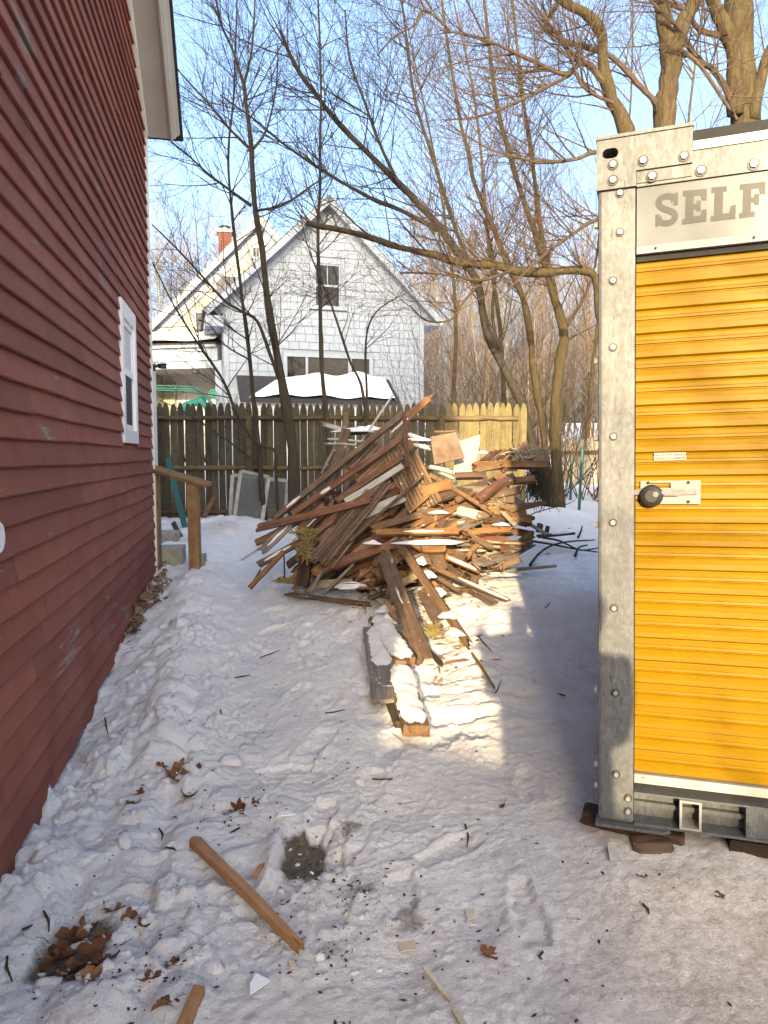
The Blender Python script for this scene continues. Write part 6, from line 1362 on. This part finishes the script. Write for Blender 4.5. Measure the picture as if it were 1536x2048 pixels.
tree('multi_stem_tree', 'sunlit olive multi-stem tree rising beside the right end of the fence', [
    ([(1118, 1010), (1112, 900), (1112, 820), (1118, 740), (1128, 680), (1120, 630), (1100, 570), (1075, 480), (1040, 380), (1018, 300), (1000, 240), (985, 150), (975, 60), (965, -30)], 10.6, 10.3, [19, 16, 14.5, 14, 14, 11.5, 9.5, 8, 7, 6.5, 5.5, 5, 4, 3], True, 22),
    ([(1124, 655), (1112, 600), (1095, 520), (1078, 440), (1072, 380), (1062, 300), (1052, 240), (1040, 150), (1030, 50), (1022, -30)], 10.5, 10.7, [9, 7.5, 6.5, 5.5, 5, 4, 3], True, 24),
    ([(1098, 975), (1085, 850), (1070, 760), (1062, 680), (1050, 610), (1030, 560), (1005, 500), (975, 430), (950, 370), (935, 300), (920, 240), (905, 150), (890, 50), (880, -30)], 10.8, 10.5, [10.5, 9.5, 9, 8, 7, 5.5, 4.5, 3.5, 3], True, 26),
    ([(1135, 650), (1170, 590), (1190, 530), (1200, 450)], 10.5, 10.7, [5, 2], False, 8)], 8, 'bark', 'twig', (16, 1.15, 2))
tree('leaning_tree', 'dark tree leaning far left above the white gable from the fence end', [
    ([(1100, 985), (1050, 830), (1010, 740), (980, 680), (965, 620), (955, 565), (925, 520), (880, 455), (820, 390), (760, 330), (690, 260), (640, 200), (590, 130), (560, 60)], 11.2, 10.0, [13, 12, 11, 11, 10, 10, 9.5, 8, 7, 6, 5, 4], True, 30),
    ([(890, 468), (800, 420), (740, 395), (660, 350), (570, 290), (510, 240), (440, 190)], 10.6, 10.0, [6.5, 5, 3, 1.8], False, 18), ([(800, 372), (760, 290), (735, 220), (700, 120), (690, 20)], 10.3, 10.2, [5, 2], False, 16),
    ([(940, 540), (905, 440), (870, 330), (830, 200), (815, 90), (800, -20)], 10.7, 10.5, [6, 4.5, 2.5], False, 20), ([(1010, 740), (985, 640), (990, 540), (970, 440)], 11, 11, [6, 3], False, 10)], 9, 'barkdark', 'barkdark', (16, 1.2, 2))
tree('big_tree', 'smooth olive tree with long low limb reaching out from behind the container', [
    ([(1290, 1000), (1285, 700), (1272, 450), (1250, 262), (1225, 200), (1208, 140), (1203, 70), (1175, 30), (1130, 5), (1080, -40)], 8.9, 8.4, [30, 27, 24, 20, 17, 15, 14, 13, 10, 8], True, 8),
    ([(1275, 720), (1225, 680), (1199, 630), (1197, 580), (1185, 548), (1150, 540), (1090, 545), (1030, 542), (990, 530), (920, 525), (870, 510), (800, 495), (740, 475), (690, 462), (612, 446)], 8.8, 8.3, [14, 14, 13, 12, 11, 11, 12, 12, 11, 10, 9, 8, 7.5, 7, 6], True, 22),
    ([(1205, 162), (1181, 132), (1157, 128), (1132, 149), (1078, 128), (1016, 99), (960, 75), (880, 60)], 8.4, 8.1, [9, 8, 6, 4, 2], False, 20), ([(1140, 150), (1045, 199), (962, 232), (890, 240)], 8.3, 8.0, [5, 2], False, 14),
    ([(1235, 300), (1182, 306), (1148, 319), (1078, 325), (1037, 315), (979, 298), (900, 250)], 8.5, 8.1, [6, 5, 3, 1.8], False, 16), ([(1265, 420), (1190, 440), (1150, 465), (1100, 500), (1050, 545), (1000, 600)], 8.5, 8.2, [6, 4.5, 2], False, 14),
    ([(1225, 205), (1190, 190), (1160, 165), (1140, 110), (1110, 60), (1060, 0)], 8.4, 8.0, [5, 2], False, 14), ([(990, 532), (930, 600), (900, 640), (850, 640), (820, 610)], 8.5, 8.3, [4, 1.5], False, 10), ([(1020, 543), (960, 560), (880, 548), (800, 545)], 8.5, 8.2, [5, 2], False, 10),
    ([(900, 60), (850, 20), (830, 50), (790, 72), (755, 110)], 8.0, 7.6, [3.5, 2], False, 8)], 10, 'bark', 'twig', (14, 1.0, 2))
tree('big_tree', 'thick forked tree standing behind the left part of the container', [
    ([(1322, 1000), (1324, 600), (1326, 260), (1335, 180), (1342, 100), (1330, 60), (1322, 0), (1305, -80)], 9.4, 9.2, [32, 30, 27, 26, 27, 20, 17, 14], True, 6), ([(1345, 110), (1365, 50), (1388, 0), (1405, -60)], 9.2, 9.3, [20, 18], True, 6),
    ([(1312, 215), (1306, 200), (1273, 166), (1235, 124), (1198, 103), (1132, 83), (1099, 62), (1092, 50), (1115, 4), (1140, -30)], 9.2, 8.6, [8, 7.5, 7, 6, 5, 4], False, 16), ([(1350, 90), (1400, 130), (1440, 190), (1475, 240)], 9.2, 9.0, [6, 4], False, 8)], 12, 'bark', 'twig', (12, 1.0, 2))
tree('big_tree', 'massive rough barked tree behind the right part of the container', [
    ([(1495, 1000), (1492, 600), (1490, 250), (1485, 150), (1478, 0), (1470, -80)], 9.8, 9.6, [42, 38, 34, 32, 30, 28], True, 4), ([(1470, 230), (1470, 120), (1450, 60), (1425, 0), (1400, -60)], 9.6, 9.3, [20, 18, 16], True, 8), ([(1505, 240), (1522, 150), (1548, 90), (1590, 0)], 9.6, 9.4, [16, 14], True, 6),
    ([(1472, 222), (1445, 165), (1420, 135), (1395, 118), (1360, 60), (1300, 0)], 9.6, 9.0, [9, 7, 4], False, 12), ([(1460, 75), (1400, 60), (1370, 20), (1320, 0), (1280, -30)], 9.5, 9.0, [8, 5], False, 10)], 13, 'bark', 'twig', (12, 1.0, 2))
def mid_tree(label, px, d, h, seed, lean=0.0):
    rr = random.Random(seed); b0 = P(px, 912, d); b0.z = g1(b0.x, b0.y) - .1; tr_ = Acc(); cr = Acc(); pts = []; dv = Vector((lean, 0, 1)).normalized(); q = b0.copy()
    for i in range(11): pts.append(q.copy()); dv = (dv + Vector((rr.gauss(0, .05), rr.gauss(0, .05), .03))).normalized(); q = q + dv * h / 10
    rad = [.06 * (1 - .092 * i) for i in range(11)]; tr_.add(tube(spline(pts, 3), lerp_list(rad, 3), 8))
    for k in range(22):
        t = rr.uniform(2.2, 9.8); i = int(t); o_ = pts[i].lerp(pts[i + 1], t - i); az = rr.uniform(0, 6.28); u = Vector((math.cos(az), math.sin(az) * .7, rr.uniform(.7, 1.6))).normalized()
        grow(cr, o_, u, h * rr.uniform(.16, .34) * (1.2 - t * .07), .014, 3, rr, .06, 5, .17)
    t = thing('bare_tree', label, 'tree', Matrix.Translation(b0), 'bare trees behind the fence')
    obj('trunk', mesh('trunk', [p - b0 for p in tr_.V], tr_.F, M['bark'], True), t); obj('crown', mesh('crown', [p - b0 for p in cr.V], cr.F, M['twig']), t)
mid_tree('tall thin bare tree behind the fence right of the white gable', 905, 17, 11, 201, -.05); mid_tree('tall bare tree with upright twigs behind the sunlit pickets', 1010, 15.5, 11.5, 202, -.03); mid_tree('bare tree behind the container edge with fine twigs', 1165, 16, 11, 203, .02)
mid_tree('bare tree behind the forked tree above the container', 1400, 15, 12, 204, -.02)
# brush between the trunks and behind the fence end
for k, (x0, dpt, lb) in enumerate(((1075, 12.5, 'tangle of sunlit bare shoots right behind the fence end'), (1000, 13.5, 'bare shrub with arching shoots behind the sunlit pickets'), (1160, 12.5, 'pale upright shoots between tree trunk and container'), (920, 14.5, 'bare bush rising behind the fence right of the white gable'))):
    rr = random.Random(60 + k); ac = Acc(); st_ = Acc(); b0 = P(x0, 912, dpt); b0.z = g1(b0.x, b0.y) - .1
    for j in range(26):
        q = b0 + Vector((rr.gauss(0, .35), rr.gauss(0, .25), 0)); dv = Vector((rr.gauss(0, .35), rr.gauss(0, .25), 1)).normalized()
        grow(ac, q, dv, rr.uniform(1.6, 3.6 if k != 2 else 2.4), .012, 2, rr, .03, 5, .26)
    t = thing('bare_shrub', lb, 'shrub', Matrix.Translation(b0), 'bare shrubs behind the fence'); obj('shoots', mesh('shoots', [q - b0 for q in ac.V], ac.F, M['twig']), t)
# far wood: many bare trees that read as one mass
def far_wood(n, xr, dr, hr, seed, name, label):
    rr = random.Random(seed); ac = Acc()
    for k in range(n):
        d = rr.uniform(*dr); px = rr.uniform(*xr); p = P(px, 912, d); p.z = g1(p.x, p.y) - .2; h = rr.uniform(*hr)
        lean = Vector((rr.gauss(0, .06), rr.gauss(0, .06), 1)).normalized()
        pts = [p + lean * h * t + Vector((rr.gauss(0, .08), 0, 0)) * t * 2 for t in (0, .3, .6, 1)]; ac.add(tube(pts, [.055, .045, .03, .008], 4))
        for j in range(40):
            t = rr.uniform(.12, .95); q = p + lean * h * t; az = rr.uniform(0, 6.28); up = rr.uniform(.5, 1.4); dv = Vector((math.cos(az), math.sin(az), up)).normalized(); L = h * rr.uniform(.12, .3) * (1.15 - t * .7)
            grow(ac, q, dv, L, .015, 1, rr, .09, 7, .22)
    tag(obj(name, mesh(name, ac.V, ac.F, M['fartwig'])), label, 'wood', kind='stuff')
far_wood(120, (830, 1320), (28, 55), (7.5, 13.0), 71, 'far_woodland', 'pinkish brown bare wood filling the background right of the white gable')
far_wood(60, (120, 480), (42, 62), (12.5, 17.0), 72, 'far_thicket', 'pinkish brown bare wood behind the cream house at left')
far_wood(36, (480, 860), (45, 62), (9, 12.5), 73, 'far_grove', 'bare trees of the wood behind the white gable roof')

bt0 = Vector((.75, -9.5, g1(.75, -9.5) - .1)); rr = random.Random(404); ac = Acc(); tk = Acc(); q = bt0.copy(); dv = Vector((0, 0, 1)); pts = []
for i in range(9): pts.append(q.copy()); dv = (dv + Vector((rr.gauss(0, .05), rr.gauss(0, .05), .02))).normalized(); q = q + dv * .95
tk.add(tube(spline(pts, 3), lerp_list([.11 - .011 * i for i in range(9)], 3), 9))
for k in range(22):
    t = rr.uniform(1.8, 7.8); i = int(t); az = rr.uniform(0, 6.28); grow(ac, pts[i].lerp(pts[i + 1], t - i), Vector((math.cos(az), math.sin(az), rr.uniform(.4, 1.1))).normalized(), rr.uniform(1.2, 2.1), .065, 2, rr, .03, 5, .17)
bt = thing('street_tree', 'bare street tree behind the viewpoint dappling the container door', 'tree', Matrix.Translation(bt0)); obj('trunk', mesh('trunk', [p - bt0 for p in tk.V], tk.F, M['bark'], True), bt); obj('crown', mesh('crown', [p - bt0 for p in ac.V], ac.F, M['twig']), bt)
# ------------------------------------------------------------------ unseen behind the camera: block added for shade, and the photographer
tdM = frame(Vector((-10.6, -26.0, 0)), Vector((math.cos(SUN_AZ), -math.sin(SUN_AZ), 0)))  # unseen block turned along the sun and sized to shade the white gable
td = thing('gable_shade_block', 'tall grey block added unseen behind the viewpoint to shade the white gable', 'shade block', tdM)
TW, TE = 7.0, 20.4
obj('wall', mesh('block_wall', *box(0, TW, -9, 0, -.5, TE), M['greyhouse']), td)
obj('roof', mesh('block_roof', *box(-.25, TW + .25, -9.25, .25, TE + .001, TE + .35), M['roof']), td)
for fl in range(5):
    for k in range(3):
        x0 = .7 + k * 2.2; z0 = 1.2 + fl * 3.3; w = bpy.data.objects.new('window', None); link(w, td)
        obj('casing', mesh('block_casing', *join(box(x0 - .1, x0, .001, .04, z0, z0 + 1.6), box(x0 + 1, x0 + 1.1, .001, .04, z0, z0 + 1.6), box(x0 - .1, x0 + 1.1, .001, .04, z0 + 1.601, z0 + 1.7), box(x0 - .1, x0 + 1.1, .001, .06, z0 - .1, z0 - .001)), M['trimwhite']), w); obj('pane', mesh('block_pane', *box(x0, x0 + 1, .001, .015, z0, z0 + 1.6), M['glass']), w)
# the person taking the picture, standing just right of and behind the lens
def person():
    pts = {'pelvis': (0, 0, .93), 'belly': (0, .01, 1.10), 'chest': (0, .0, 1.30), 'neck': (.02, .01, 1.48), 'head': (.06, .03, 1.60), 'crown': (.07, .02, 1.70)}
    V = []; E = []; R_ = []; ix = {}
    def a(n_, p, r, par=None):
        ix[n_] = len(V); V.append(p); R_.append(r)
        if par: E.append((ix[par], ix[n_]))
    a('pelvis', pts['pelvis'], (.17, .13)); a('belly', pts['belly'], (.17, .13), 'pelvis'); a('chest', pts['chest'], (.19, .13), 'belly'); a('neck', pts['neck'], (.065, .065), 'chest'); a('head', pts['head'], (.085, .10), 'neck'); a('crown', pts['crown'], (.075, .085), 'head')
    for s in (-1, 1):
        k = str(s); a('hip' + k, (.10 * s, 0, .86), (.105, .105), 'pelvis'); a('knee' + k, (.12 * s, .02, .48), (.075, .075), 'hip' + k); a('ankle' + k, (.13 * s, -.02, .10), (.055, .055), 'knee' + k); a('toe' + k, (.14 * s, .14, .05), (.05, .04), 'ankle' + k)
        a('shoulder' + k, (.19 * s, 0, 1.40), (.075, .075), 'chest'); a('elbow' + k, (.18 * s, .08, 1.12), (.055, .055), 'shoulder' + k); a('wrist' + k, (.14 * s if s > 0 else -.20, .27, 1.30), (.036, .036), 'elbow' + k); a('palm' + k, (.09 * s if s > 0 else -.20, .31, 1.38), (.036, .022), 'wrist' + k)
        px_ = V[ix['palm' + k]]
        for f_ in range(4): a('f%d' % f_ + k, (px_[0] - .03 * s + .02 * f_ * s, px_[1] + .03, px_[2] + .05), (.009, .009), 'palm' + k); a('g%d' % f_ + k, (px_[0] - .03 * s + .02 * f_ * s, px_[1] + .01, px_[2] + .085), (.008, .008), 'f%d' % f_ + k)
        a('t' + k, (px_[0] - .05 * s, px_[1] - .02, px_[2] + .03), (.010, .010), 'palm' + k)
    me = bpy.data.meshes.new('body'); me.from_pydata(V, E, []); me.materials.append(M['cloth']); o = bpy.data.objects.new('body', me)
    sk = o.modifiers.new('skin', 'SKIN')
    for i, r in enumerate(R_): me.skin_vertices[0].data[i].radius = r
    me.skin_vertices[0].data[0].use_root = True
    o.modifiers.new('sub', 'SUBSURF').levels = 1
    o.modifiers['sub'].render_levels = 1
    return o
pz = gz(.34, -.42)
pt_ = thing('person', 'person in a dark coat whose shadow falls on the snow by the pile', 'person', Matrix.Translation((.34, -.42, pz)) @ Matrix.Scale(1.03, 4))
po_ = person(); link(po_, pt_)
